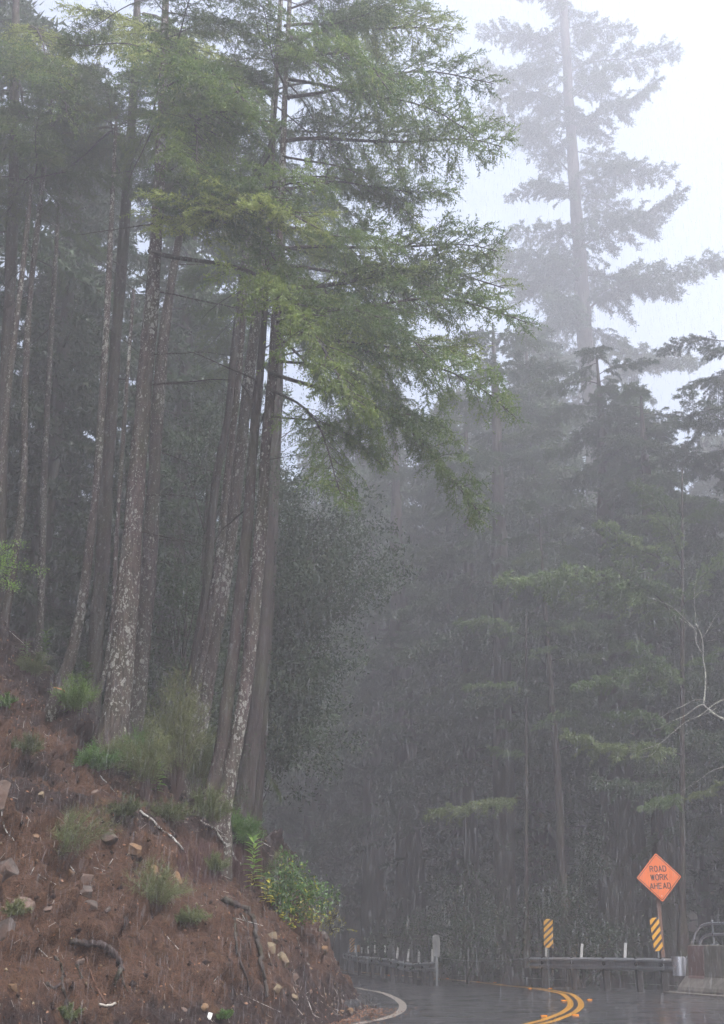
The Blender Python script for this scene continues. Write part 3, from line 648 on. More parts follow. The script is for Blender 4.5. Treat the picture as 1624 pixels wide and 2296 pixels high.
def bough(seed, L=4., hang=.5, start=.22, dens=1.05, nl=.062, nw=.02, per=11, droop=.25, mats=('dark_bark', 'fir_green'), spread=1.25, tubes=True):
    rng = np.random.default_rng(seed); up = .16
    axf = lambda s: np.stack([L*s, .10*np.sin(s*5+seed)*L*.25, L*(up*s-droop*s*s)+.03*L*np.sin(s*7+seed)], -1)
    g = G(); ss = np.linspace(0, 1, 12); g.tube([Vector(p) for p in axf(ss)], [.03*L/4*(1-.85*s)+.004 for s in ss], 6)
    TP, TD, TL = [], [], []; nsec = int(46*dens)
    for i in range(nsec):
        s = start+(1-start)*((i+rng.random()*.8)/nsec); s = min(s, .995); p = axf(np.array([s]))[0]
        ls = (spread*(1-s)**.55*min(1, (s-start)*5+.35)+.22)*rng.uniform(.55, 1.15)*L/4; side = 1 if i % 2 else -1
        ang = side*radians(rng.uniform(38, 72)); el = rng.uniform(-.45, .3); d = np.array([cos(ang), sin(ang), el]); d /= np.linalg.norm(d)
        m = max(3, int(ls/.11)); pts = [p]
        for j in range(m):
            d = norm(d+np.array([0, 0, -.10*hang*2*(j/m)])+rng.normal(size=3)*.06); pts.append(pts[-1]+d*ls/m)
        pts = np.array(pts)
        if tubes: g.tube([Vector(q) for q in pts[::max(1, m//3)]], [.009*(1-.6*k/3) for k in range(len(pts[::max(1, m//3)]))], 3, cap=False)
        nt_ = max(4, int(ls/.042*dens)); tt = rng.random(nt_)**.8*(m-.01); ii = tt.astype(int); ff = (tt-ii)[:, None]
        tp = pts[ii]*(1-ff)+pts[ii+1]*ff; dd = norm(pts[ii+1]-pts[ii]); sd = np.cross(dd, [0, 0, 1.]); sd = norm(sd)*np.where(rng.random(nt_) < .5, 1, -1)[:, None]
        td = norm(dd*rng.uniform(.4, 1., (nt_, 1))+sd*rng.uniform(.3, 1., (nt_, 1))+np.array([0, 0, -1.])*rng.uniform(-.35, 2.2*hang, (nt_, 1)))
        tl = rng.uniform(.10, .24, nt_)*(1+.9*hang*rng.random(nt_)); TP.append(tp); TD.append(td); TL.append(tl)
    TP, TD, TL = map(np.concatenate, (TP, TD, TL))
    V = np.concatenate([blades(TP, TD, TL, per, nl, nw, rng), twigbars(TP, TD, TL, .003, rng)])
    nv = g.n; nt3 = len(V)//3; allV = np.concatenate([np.array(g.v), V]); F3 = (np.arange(nt3*3)+nv).reshape(-1, 3).tolist()
    me = bpy.data.meshes.new('branch'); me.from_pydata(allV.tolist(), [], g.f+[tuple(f) for f in F3])
    for m in mats: me.materials.append(M[m])
    me.polygons.foreach_set('material_index', np.array([0]*len(g.f)+[1]*nt3, np.int32)); me.update(); return me
BG = [bough(s, hang=h, start=st, droop=dr) for s, h, st, dr in ((1, .5, .2, .22), (2, .8, .25, .3), (3, .35, .15, .18), (4, .7, .4, .34), (5, 1., .3, .26), (6, .5, .5, .3))]
def with_mats(me, mats):
    q = me.copy()
    for i, m in enumerate(mats): q.materials[i] = M[m]
    return q
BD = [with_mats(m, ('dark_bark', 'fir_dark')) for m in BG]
BR = [bough(s, L=5., hang=h*1.6, start=.1, dens=1.15, nl=.13, nw=.034, per=9, droop=dr, mats=('redwood_bark', 'redwood_green'), spread=1.1) for s, h, dr in ((11, .25, .2), (12, .5, .3), (13, .35, .12), (14, .6, .35))]
BT = [with_mats(m, ('redwood_bark', 'tip_green')) for m in BR]
def bare(seed, L=3.):
    rng = random.Random(seed); g = G(); pts = [Vector((0, 0, 0))]; d = Vector((1, 0, rng.uniform(-.1, .2))).normalized()
    for i in range(9): d = (d+Vector((rng.uniform(-.1, .1), rng.uniform(-.12, .12), rng.uniform(-.12, .07)))).normalized(); pts.append(pts[-1]+d*L/9)
    g.tube(pts, [.026*(1-.8*i/9)+.003 for i in range(10)], 5)
    for k in range(9):
        p = pts[rng.randrange(2, 9)]; dd = Vector((rng.uniform(.2, 1), rng.uniform(-1, 1), rng.uniform(-.7, .3))).normalized(); l = rng.uniform(.2, .8); q = [p]
        for j in range(4): dd = (dd+Vector((rng.uniform(-.2, .2), rng.uniform(-.2, .2), rng.uniform(-.3, .1)))).normalized(); q.append(q[-1]+dd*l/4)
        g.tube(q, [.008*(1-.7*j/4) for j in range(5)], 3)
    return g.mesh('branch', ['dark_bark'], True)
BB = [bare(s) for s in (1, 2, 3)]; BBL = [with_mats(m, ('fir_bark',)) for m in BB]
def put_branch(root, me, A, B, L, name='branch', roll=0.):
    d = B-A; x = d.normalized(); y = Vector((0, 0, 1)).cross(x); y = y.normalized() if y.length > .05 else Vector((0, 1, 0)); z = x.cross(y); s = d.length/L
    R = Matrix((x, y, z)).transposed().to_4x4() @ Matrix.Rotation(roll, 4, 'X')
    o = bpy.data.objects.new(name, me); COL.objects.link(o); o.parent = root
    o.matrix_local = Matrix.Translation(A-root.location) @ R @ Matrix.Diagonal((s, s*random.uniform(.9, 1.15), s, 1)); return o

def trunk_mesh(pts, rad, n=20, amp=.11, seed=0, mats=('fir_bark',), step=.3, flare=1.45):
    P = spline([tuple(p) for p in pts], 8); R = np.interp(np.linspace(0, 1, len(P)), np.linspace(0, 1, len(rad)), rad)
    seg = np.r_[0, np.cumsum(np.linalg.norm(np.diff(P, axis=0), axis=1))]; m = max(6, int(seg[-1]/step)); s = np.linspace(0, seg[-1], m)
    P = np.stack([np.interp(s, seg, P[:, k]) for k in range(3)], 1); R = np.interp(s, seg, R); s_ = np.maximum(s-.9, 0); R = R*(1+(flare-1)*np.exp(-s_/.5))
    th = np.linspace(0, 2*pi, n, endpoint=False); V = P[:, None]+R[:, None, None]*np.stack([np.cos(th), np.sin(th), 0*th], 1)[None]
    lob = .26*np.exp(-s_/.5)[:, None]*np.cos(3*th+seed)[None]+.13*np.exp(-s_/.4)[:, None]*np.cos(5*th+2*seed)[None]; V = V+(V-P[:, None])*lob[..., None]
    D = (V-P[:, None]).reshape(-1, 3); V = V.reshape(-1, 3)
    k = 1+amp*fbm(V*np.array([5, 5, 1.2])+seed*3.1, 3, seed)+amp*.9*vnoise(V*np.array([1.3, 1.3, .5])+seed, seed+3); V = V+D*(k-1)[:, None]
    i = np.arange((m-1)*n); r, c = i//n, i % n; a_ = r*n+c; b_ = r*n+(c+1) % n; Fq = np.stack([a_, b_, b_+n, a_+n], 1)
    return me_np('trunk', V, Fq, list(mats), smooth=True), P, R
UPV = Vector((0, 0, 1))
def extend(pts, ztop):
    a, b = pts[-2], pts[-1]
    if b.z >= ztop: return pts
    d = (b-a).normalized(); d = Vector((d.x*.5, d.y*.5, abs(d.z)+.05)).normalized()
    return pts+[b+d*((ztop-b.z)/d.z)*.5, b+d*((ztop-b.z)/d.z)]
def fir(px_pts, widths, Y, label, matn='fir_bark', ztop=24, crown_from=None, nb=18, blen=(2.2, 3.6), boughs=(), bares=0, seed=0, name='fir_tree', mesh_set=None, lean=0., group=None, dead=(), fill=0):
    """tree whose trunk passes through photo points at depth Y; its foot is carried down to the ground"""
    rng = random.Random(seed+100)
    pts = [at(x, y, Y+lean*i) for i, (x, y) in enumerate(px_pts)]; rad = [w/2/ppm(Y+lean*i) for i, w in enumerate(widths)]
    foot = pts[0].copy(); zg = ground_z(foot.x, foot.y)
    if foot.z > zg-.15: pts = [Vector((foot.x-(pts[1].x-foot.x)*.08, foot.y, zg-1.1))]+pts; rad = [rad[0]*1.08]+rad
    n0 = len(pts); pts = extend(pts, ztop); rad += [rad[-1]*.6, rad[-1]*.15][:len(pts)-n0]
    root = thing(name, Vector((pts[0].x, pts[0].y, pts[0].z)), label, 'tree', group)
    me, P, R = trunk_mesh([p-root.location for p in pts], rad, 20, seed=seed, mats=(matn,)); obj('trunk', me, root)
    P = P+np.array(root.location)
    at_z = lambda z: Vector([float(np.interp(z, P[:, 2], P[:, k])) for k in range(3)])
    for (x0, y0, x1, y1, dY, k) in boughs:
        A0 = at(x0, y0, Y); A = at_z(A0.z); B = at(x1, y1, A.y+dY); ms = mesh_set or BG; put_branch(root, ms[k % len(ms)], A, B, 5. if ms in (BR, BT) else 4., roll=rng.uniform(-.25, .25))
    if fill:
        for (x0, y0, x1, y1, dY, k) in boughs:
            for j in range(fill if not 300 < y1 < 500 else 0):
                A = at_z(at(x0, y0, Y).z+rng.uniform(-.7, .7)); f = rng.uniform(.72, 1.0); B = at(x0+(x1-x0)*f+rng.uniform(-15, 15), y0+(y1-y0)*f+rng.uniform(-45, 45), A.y+dY+rng.uniform(-1.6, 1.6)); put_branch(root, BG[rng.randrange(6)], A, B, 4., roll=rng.uniform(-.5, .5))
    for (x0, y0, x1, y1, dY) in dead:
        A0 = at(x0, y0, Y); A = at_z(A0.z); put_branch(root, BBL[rng.randrange(3)], A, at(x1, y1, A.y+dY), 3., roll=rng.uniform(-1, 1))
    if crown_from is not None:
        z0 = at(812, crown_from, Y).z; ms = mesh_set or BD
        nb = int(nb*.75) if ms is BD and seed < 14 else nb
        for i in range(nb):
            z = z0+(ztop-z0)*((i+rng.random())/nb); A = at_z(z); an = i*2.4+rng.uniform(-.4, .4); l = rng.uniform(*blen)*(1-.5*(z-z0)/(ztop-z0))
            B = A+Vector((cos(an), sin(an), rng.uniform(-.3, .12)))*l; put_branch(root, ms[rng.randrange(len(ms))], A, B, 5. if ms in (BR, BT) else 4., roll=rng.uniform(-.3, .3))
    zb0 = zg+1.2; zb1 = at(812, crown_from if crown_from is not None else 300, Y).z
    for i in range(bares):
        z = zb0+(zb1-zb0)*((i+.3+.7*rng.random())/max(1, bares)); A = at_z(z); an = rng.uniform(0, 2*pi); l = rng.uniform(.5, 2.2)*(.35 if i < bares*.3 else 1)
        put_branch(root, BB[rng.randrange(3)], A, A+Vector((cos(an), sin(an), rng.uniform(-.25, .1)))*l, 3., roll=rng.uniform(-1, 1))
    return root

def foot_depth(px, py, fallback):
    p, _ = surf(px, py)
    return min(p.y, fallback+2.5) if p is not None and p.y > 15 else fallback
# --- near trunks on the bank, left to right
fir([(-6, 1300), (4, 1000), (18, 760), (30, 420), (34, 150), (36, 0)], [34, 32, 30, 28, 24, 20], 27, 'dark fir trunk cut by the left edge of the photo', 'dark_bark', 23, 330, 20, bares=10, seed=1,
    boughs=[(20, 100, 180, 170, -3, 0), (20, 130, 150, 240, -3.4, 2), (15, 60, 120, 120, -3, 4), (30, 200, 110, 300, -3, 1)])
fir([(7, 1418), (35, 1238), (53, 1085), (57, 850), (70, 640), (95, 416), (112, 259), (118, 100)], [24, 19, 17, 16, 15, 14, 12, 9], 26, 'slender lichen spotted trunk leaning right beside the left edge', 'fir_bark', 22, 300, 16, bares=8, seed=2)
fir([(-12, 1200), (8, 980), (22, 840), (40, 700), (62, 500)], [18, 17, 16, 15, 13], 25, 'thin grey trunk leaning in at the left edge below the green branches', 'fir_bark', 20, 200, 8, bares=5, seed=21)
fir([(88, 1440), (95, 1238), (99, 1085), (112, 800), (130, 500), (145, 330)], [17, 16, 15, 13, 12, 9], 31, 'thin speckled trunk standing behind two green saplings', 'fir_bark', 21, 300, 10, bares=8, seed=3)
fir([(139, 1538), (162, 1464), (190, 1316), (203, 1200), (217, 1085), (232, 850), (243, 650), (252, 450), (262, 250)], [30, 24, 22, 21, 19, 17, 15, 12, 8], 25.5, 'pale spotted trunk curving up right of the cut stump', 'fir_bark_pale', 22, 300, 14, bares=8, seed=4)
fir([(206, 1560), (217, 1409), (231, 1247), (238, 1085), (252, 900), (265, 700), (287, 400), (300, 200), (308, 0)], [38, 35, 33, 31, 30, 29, 26, 22, 17], 28, 'straight dark trunk between the curved pale trunk and the thickest trunk', 'dark_bark', 24, 260, 22, bares=9, seed=5,
    boughs=[(290, 40, 590, 215, -3, 0), (290, 60, 520, 320, -3.5, 1), (290, 20, 420, 190, -4, 2), (290, 120, 470, 260, -2, 4)], dead=[(238, 1100, 330, 1085, -.5)])
fir([(199, 1621), (222, 1550), (240, 1487), (254, 1372), (262, 1200), (282, 900), (300, 650)], [15, 13, 12, 11, 11, 10, 8], 25, 'very thin leaning stem in front of the thickest trunk', 'fir_bark_pale', 15, bares=3, seed=6)
fir([(246, 1705), (266, 1548), (288, 1316), (306, 1085), (330, 800), (346, 600), (358, 400), (366, 200), (372, 0)], [70, 56, 49, 44, 38, 34, 29, 25, 20], foot_depth(245, 1700, 24), 'thickest trunk of the group with pale bark and white lichen spots', 'fir_bark_pale', 24, 240, 22, bares=7, seed=7,
    boughs=[(362, 480, 745, 400, -2.5, 0), (362, 478, 720, 560, -2, 3), (362, 550, 850, 740, -3, 3), (362, 470, 640, 440, -3, 2), (370, 300, 590, 260, -3, 2), (365, 120, 560, 210, -3.2, 0), (362, 250, 480, 330, -3, 4), (366, 500, 690, 480, -3.2, 2), (366, 200, 540, 140, -2, 0)],
    dead=[(358, 400, 480, 330, -1), (340, 652, 560, 660, 0), (330, 795, 520, 798, 0), (322, 860, 470, 850, .5), (300, 1110, 480, 1112, 0), (290, 1190, 460, 1195, .4)])
fir([(291, 1690), (314, 1501), (333, 1293), (345, 1085), (355, 900), (375, 700), (405, 520), (440, 380), (455, 300)], [44, 39, 37, 34, 30, 25, 20, 15, 11], 26.3, 'greenish grey trunk leaning right just behind the thickest one', 'fir_bark', 21, 330, 14, bares=7, seed=8,
    dead=[(350, 1010, 505, 1040, 0), (335, 1210, 465, 1196, 0), (340, 1400, 430, 1420, 0), (400, 595, 555, 600, .3)])
fir([(405, 1730), (425, 1547), (458, 1362), (467, 1270), (483, 1085), (510, 944), (528, 759), (551, 551), (562, 400)], [26, 22, 21, 20, 20, 19, 17, 15, 12], 28, 'dark slim trunk at the left of the right hand trunk clump', 'dark_bark', 21, 420, 12, bares=5, seed=9)
fir([(407, 1790), (439, 1547), (467, 1409), (495, 1224), (509, 1085), (535, 850), (550, 640), (562, 450)], [28, 24, 22, 21, 19, 16, 13, 10], 25, 'reddish grey lichen dotted trunk rising behind the feathery green bush', 'fir_bark_pale', 20, 420, 10, bares=6, seed=10)
fir([(425, 1753), (462, 1547), (499, 1316), (528, 1110), (561, 828), (589, 597), (600, 435), (618, 200), (630, 0)], [38, 36, 34, 32, 28, 24, 21, 18, 14], 26.4, 'tall broad trunk in the middle of the right hand clump', 'fir_bark_pale', 25, 420, 16, bares=8, seed=11,
    boughs=[(590, 560, 985, 640, -1.5, 0), (600, 300, 980, 300, 0, 0), (610, 200, 900, 190, -1, 5), (598, 520, 830, 560, -2.5, 4), (610, 120, 870, 120, -2, 2),
            (590, 640, 870, 720, -2, 0), (590, 700, 800, 800, -2.2, 1), (600, 600, 760, 690, -3, 2)])
fir([(455, 1850), (490, 1732), (513, 1547), (536, 1362), (555, 1177), (572, 950), (588, 780), (600, 600)], [40, 30, 28, 27, 26, 23, 19, 14], foot_depth(462, 1830, 25.2), 'mossy footed trunk second from the right in the near clump', 'dark_bark', 22, 420, 12, bares=6, seed=12)
fir([(486, 1863), (513, 1750), (550, 1547), (573, 1339), (590, 1120), (596, 1000), (612, 828), (621, 643), (632, 400), (642, 150), (650, 0)], [38, 34, 31, 30, 28, 27, 25, 22, 19, 15, 12], foot_depth(486, 1855, 24.8), 'rightmost near trunk with white lichen down its outer side', 'fir_bark_pale', 26, 380, 20, bares=8, seed=13, fill=0,
    boughs=[(620, 560, 1110, 555, 1, 0), (620, 700, 1185, 700, 0, 2), (615, 740, 1165, 860, 0, 1), (615, 760, 900, 985, -1, 1), (610, 830, 1125, 1045, 0, 3), (605, 930, 875, 985, -.5, 3), (605, 860, 800, 1085, -1.5, 4),
            (630, 430, 1000, 395, 0, 5), (635, 320, 1120, 320, 2, 0), (640, 220, 1105, 165, 1, 2), (640, 180, 1080, 260, 0, 1), (645, 60, 1010, 70, 2, 0), (645, 90, 960, 20, 3, 2), (645, 20, 930, -60, 0, 2),
            (625, 600, 1050, 640, 2, 1), (620, 660, 960, 780, -2, 2), (615, 760, 1060, 790, 1.5, 0), (640, 130, 860, 160, -3, 2), (620, 650, 1130, 620, 2.5, 2), (612, 800, 1010, 930, 1, 4), (630, 520, 900, 540, -1.5, 0)])
# darker pair behind
fir([(541, 1850), (556, 1720), (575, 1586), (590, 1400), (602, 1200), (615, 900), (625, 600)], [44, 40, 36, 32, 29, 24, 18], 33, 'dark smooth trunk leaning behind the right hand clump', 'redwood_bark', 26, 700, 18, (3, 4.5), bares=3, seed=14, name='redwood_tree')
fir([(573, 1900), (582, 1720), (590, 1586), (600, 1400), (612, 1200), (625, 900)], [24, 24, 26, 26, 24, 20], 34, 'upright dark trunk standing at the edge of the misty gap', 'redwood_bark', 25, 800, 18, (3, 4.5), bares=3, seed=15, name='redwood_tree', boughs=[(585, 1700, 640, 1790, 0, 1), (590, 1600, 650, 1680, 1, 4)], mesh_set=BD)

# --- big trees beyond the road
fir([(1372, 2140), (1360, 1500), (1340, 1200), (1336, 1000), (1312, 760), (1299, 560), (1284, 350), (1272, 150), (1262, 0)], [60, 56, 52, 48, 40, 34, 29, 26, 23], 84, 'tallest redwood, its pale trunk fading into white fog at the top right', 'redwood_bark', 91, 1150, 58, (6, 11), mesh_set=BR, bares=8, seed=30, name='redwood_tree',
    boughs=[(1299, 560, 1150, 640, 0, 1), (1292, 420, 1500, 380, 1, 0), (1280, 260, 1060, 150, 0, 2), (1290, 380, 1090, 240, 0, 0), (1310, 730, 1110, 560, 0, 0), (1310, 560, 1540, 450, 0, 2), (1312, 700, 1130, 600, 0, 1), (1320, 700, 1590, 560, 0, 1), (1330, 860, 1570, 800, -1, 0), (1300, 620, 1100, 560, 1, 2), (1280, 300, 1480, 200, 1, 2), (1270, 120, 1080, 60, 1, 0), (1270, 160, 1500, 100, 0, 1)])
fir([(1408, 2150), (1400, 1900), (1386, 1600), (1372, 1400), (1362, 1200), (1352, 1000)], [118, 95, 84, 70, 50, 24], 46, 'massive dark redwood trunk directly behind the orange sign', 'redwood_bark', 26, 1750, 50, (3.5, 6), mesh_set=BR, bares=8, seed=38, name='redwood_tree')
fir([(1137, 2150), (1131, 1900), (1128, 1600), (1122, 1300), (1118, 1100), (1112, 900)], [52, 47, 42, 36, 30, 22], 50, 'straight redwood trunk left of the middle striped marker', 'redwood_bark', 30, 1750, 44, (4, 6.5), mesh_set=BR, bares=8, seed=31, name='redwood_tree')
fir([(1062, 2150), (1056, 1900), (1052, 1600), (1050, 1300), (1048, 1100)], [36, 32, 28, 24, 18], 55, 'dark narrow redwood near the pale slotted plate', 'redwood_bark', 28, 1700, 40, (4, 6.5), mesh_set=BR, bares=6, seed=32, name='redwood_tree')
fir([(925, 2150), (918, 1900), (905, 1600), (895, 1400), (890, 1200)], [70, 60, 50, 40, 30], 60, 'broad shadowy redwood beyond the far guardrail', 'redwood_bark', 30, 1850, 44, (4, 7), mesh_set=BR, bares=4, seed=33, name='redwood_tree')
fir([(1282, 2150), (1266, 2050), (1257, 1900), (1254, 1780), (1240, 1600), (1225, 1400)], [26, 22, 20, 18, 15, 10], 42, 'thin bent trunk between the middle marker and the sign', 'redwood_bark', 17, 1700, 16, (2.5, 4), mesh_set=BR, bares=8, seed=34, name='understory_tree')
fir([(1500, 2150), (1492, 1900), (1476, 1600), (1462, 1300), (1452, 1100)], [60, 54, 46, 38, 24], 44, 'dense green conifer right of the huge redwood', 'redwood_bark', 23, 1700, 50, (4, 6.5), mesh_set=BR, bares=6, seed=35, name='redwood_tree')
fir([(1660, 2150), (1655, 1700), (1650, 1300), (1640, 900), (1635, 800)], [60, 50, 40, 26, 18], 42, 'leafy conifer partly outside the right edge', 'redwood_bark', 25, 1850, 44, (4, 6), mesh_set=BR, bares=4, seed=36, name='redwood_tree')
fir([(1215, 2150), (1205, 1800), (1200, 1500), (1190, 1200), (1185, 900)], [40, 34, 30, 24, 16], 58, 'faint redwood filling the gap left of the huge one', 'redwood_bark', 34, 1650, 44, (4, 7), mesh_set=BR, bares=4, seed=37, name='redwood_tree')
# bright tipped low limbs in front of the dark mass
tip = thing('young_redwood', (at(1480, 2150, 34.5).x+1.5, 34.5, -2.), 'young bright tipped conifer reaching left behind the sign', 'tree')
tp = [at(1530, y, 34.5) for y in (2170, 1900, 1600, 1300, 1050)]; me, P, R = trunk_mesh([p-tip.location for p in tp], [.1, .09, .07, .05, .02], mats=('redwood_bark',)); obj('trunk', me, tip)
for x0, y0, x1, y1, k in [(1530, 1360, 1140, 1275, 0), (1530, 1300, 1345, 1180, 2), (1530, 1520, 1300, 1500, 1), (1530, 1640, 1370, 1590, 0), (1530, 1700, 1275, 1665, 2), (1530, 1200, 1430, 1075, 0), (1530, 1420, 1390, 1250, 1),
                          (1530, 1360, 1620, 1240, 0), (1530, 1550, 1430, 1420, 3), (1530, 1800, 1440, 1790, 1), (1530, 1180, 1610, 1130, 2), (1530, 1250, 1470, 1150, 0), (1530, 1500, 1620, 1460, 2), (1530, 1800, 1620, 1760, 2)]:
    put_branch(tip, BT[k], at(x0, y0, 34.5), at(x1, y1, 33.2), 5., roll=random.uniform(-.2, .2))
tip2 = thing('young_redwood', (at(1180, 2150, 41.5).x, 41.5, -2.2), 'young conifer with pale level sprays left of the huge redwood', 'tree')
tp = [at(1180, y, 41.5) for y in (2170, 1900, 1600, 1370)]; me, P, R = trunk_mesh([p-tip2.location for p in tp], [.08, .07, .05, .02], mats=('redwood_bark',)); obj('trunk', me, tip2)
for x0, y0, x1, y1, k in [(1180, 1420, 1030, 1385, 0), (1180, 1425, 1310, 1400, 2), (1180, 1560, 1050, 1520, 1), (1180, 1640, 1290, 1590, 0), (1180, 1800, 960, 1790, 3), (1180, 1700, 1100, 1680, 2), (1180, 1480, 1240, 1440, 1)]:
    put_branch(tip2, BT[k], at(x0, y0, 41.5), at(x1, y1, 40.5), 5.)

# --- forest behind: whole conifers sharing meshes
def conifer(seed, H=34., R=5., z0=.16):
    rng = np.random.default_rng(seed); TP, TD, TL = [], [], []; g = G(); g.tube([Vector((0.05*sin(k), 0, H*k/9)) for k in range(10)], [.5*(1-k/9.6)+.02 for k in range(10)], 8)
    tr = g.mesh('trunk', ['redwood_bark'], True); g = G(); nb = 150
    for i in range(nb):
        f = z0+(1-z0)*(i/nb)**.9; z = f*H; an = i*2.4+rng.uniform(-.3, .3); l = R*(1-f)**.7*rng.uniform(.6, 1.15)+.5; d = np.array([cos(an), sin(an), 0]); m = int(14+l*14)
        s = rng.uniform(.12, 1, m); p = np.array([0, 0, z])+d*(s*l)[:, None]+np.array([0, 0, 1])*((.12*s-.32*s*s)*l)[:, None]
        g.tube([Vector((0, 0, z)), Vector(np.array([0, 0, z])+d*l*.5+np.array([0, 0, -.02*l])), Vector(np.array([0, 0, z])+d*l+np.array([0, 0, -.2*l]))], [.05, .03, .01], 3, cap=False)
        sd = np.cross(d, [0, 0, 1.])*np.where(rng.random(m) < .5, 1, -1)[:, None]; td = norm(d*rng.uniform(.3, 1, (m, 1))+sd*rng.uniform(.3, 1.2, (m, 1))+np.array([0, 0, -1])*rng.uniform(-.1, .9, (m, 1)))
        TP.append(p); TD.append(td); TL.append(rng.uniform(.4, 1.0, m)*(1-.4*s)*min(1, l/2+.3))
    TP, TD, TL = map(np.concatenate, (TP, TD, TL)); V = blades(TP, TD, TL, 6, .36, .11, rng, .8); nv = g.n; k = len(V)//3
    me = bpy.data.meshes.new('crown'); me.from_pydata(np.concatenate([np.array(g.v), V]).tolist(), [], g.f+[(nv+3*i, nv+3*i+1, nv+3*i+2) for i in range(k)])
    me.materials.append(M['redwood_bark']); me.materials.append(M['redwood_green']); me.polygons.foreach_set('material_index', np.array([0]*len(g.f)+[1]*k, np.int32)); me.update()
    return tr, me
CN = [conifer(1), conifer(2, R=6., z0=.1), conifer(3, H=30, R=5.5, z0=.3)]
def bg_tree(x, y, H, k, label, group, rs=1., sink=.6):
    tr, cr = CN[k % 3]; h0 = 30. if k % 3 == 2 else 34.; s = H/h0; r = thing('conifer_tree', (x, y, ground_z(x, y)-sink), label, 'tree', group)
    for nm, me in (('trunk', tr), ('crown', cr)):
        o = obj(nm, me, r); o.scale = (s*rs, s*rs, s); o.rotation_euler = (0, 0, k*1.7+x)
    return r
rng = random.Random(5)

left = [(-8, 44), (-12, 38), (-16, 33), (-13, 48), (-19, 40), (-10, 57), (-17, 55), (-22, 47), (-24, 34), (-28, 42), (-15, 70), (-24, 62), (-32, 52), (-20, 82), (-30, 75), (-38, 62), (-18, 29), (-36, 36), (-9.5, 50), (-42, 50), (-12, 62), (-14, 78), (-16, 92), (-20, 100), (-26, 90), (-45, 70), (-50, 38), (-30, 22), (-40, 14)]
for i, (x, y) in enumerate(left): bg_tree(x+rng.uniform(-1, 1), y+rng.uniform(-1, 1), rng.uniform(30, 40), i, 'dim conifer on the wooded slope behind the near trunks', 'conifers on the slope behind the near trunks', rng.uniform(.9, 1.2))
right = [(4, 62), (8.5, 58), (13, 52), (17, 47), (21, 43), (6, 76), (12, 70), (18, 63), (24, 56), (2, 88), (10, 90), (22, 78), (31, 66), (28, 47), (1.2, 74), (25, 38), (31, 32), (36, 45), (-3, 98), (16, 100), (-9, 112), (3, 116), (-4, 84), (-8.5, 90), (-2, 108), (8, 104), (-14, 124), (-6, 128), (5, 130), (14, 118), (24, 92), (32, 80), (40, 60), (11, 80), (16, 86), (27, 70), (20, 50), (24, 48), (-6, 100), (-11, 104)]
rng = random.Random(15)
for i, (x, y) in enumerate(right):
    far_ = 'far pale conifer deep in the stand beyond the guardrails' if y > 85 else ('dim conifer close behind the guardrails in the dark stand' if y < 60 else 'hazy conifer in the middle depth of the dark stand')
    hmax = (24 if x/y > .47 else 29) if x/y > .40 else (31 if x > 15 else (34 if y < 68 else 46)); bg_tree(x+rng.uniform(-1, 1), y+rng.uniform(-1, 1), rng.uniform(hmax-5, hmax)*(.8 if y > 105 else 1), i, far_, far_.replace('conifer', 'conifers', 1), rng.uniform(1., 1.35))
for i, (x, y) in enumerate([(33, 66), (38, 78), (34, 84), (44, 88), (29, 62), (41, 70), (48, 80), (36, 60), (27, 80), (44, 100)]): bg_tree(x, y, rng.uniform(32, 40), i, 'hazy conifer in the dark stand beyond the guardrails', 'conifers in the stand beyond the guardrails', 1.3)
# the wood goes on round the camera and shades the road
around = [(-19, 22), (-20, -2), (-24, 10), (-28, 26), (30, 28), (29, 40), (33, 34)]
for i, (x, y) in enumerate(around): bg_tree(x, y, rng.uniform(32, 42), i, 'tall conifer of the same wood standing outside the frame', 'conifers around the viewpoint', 1.3)

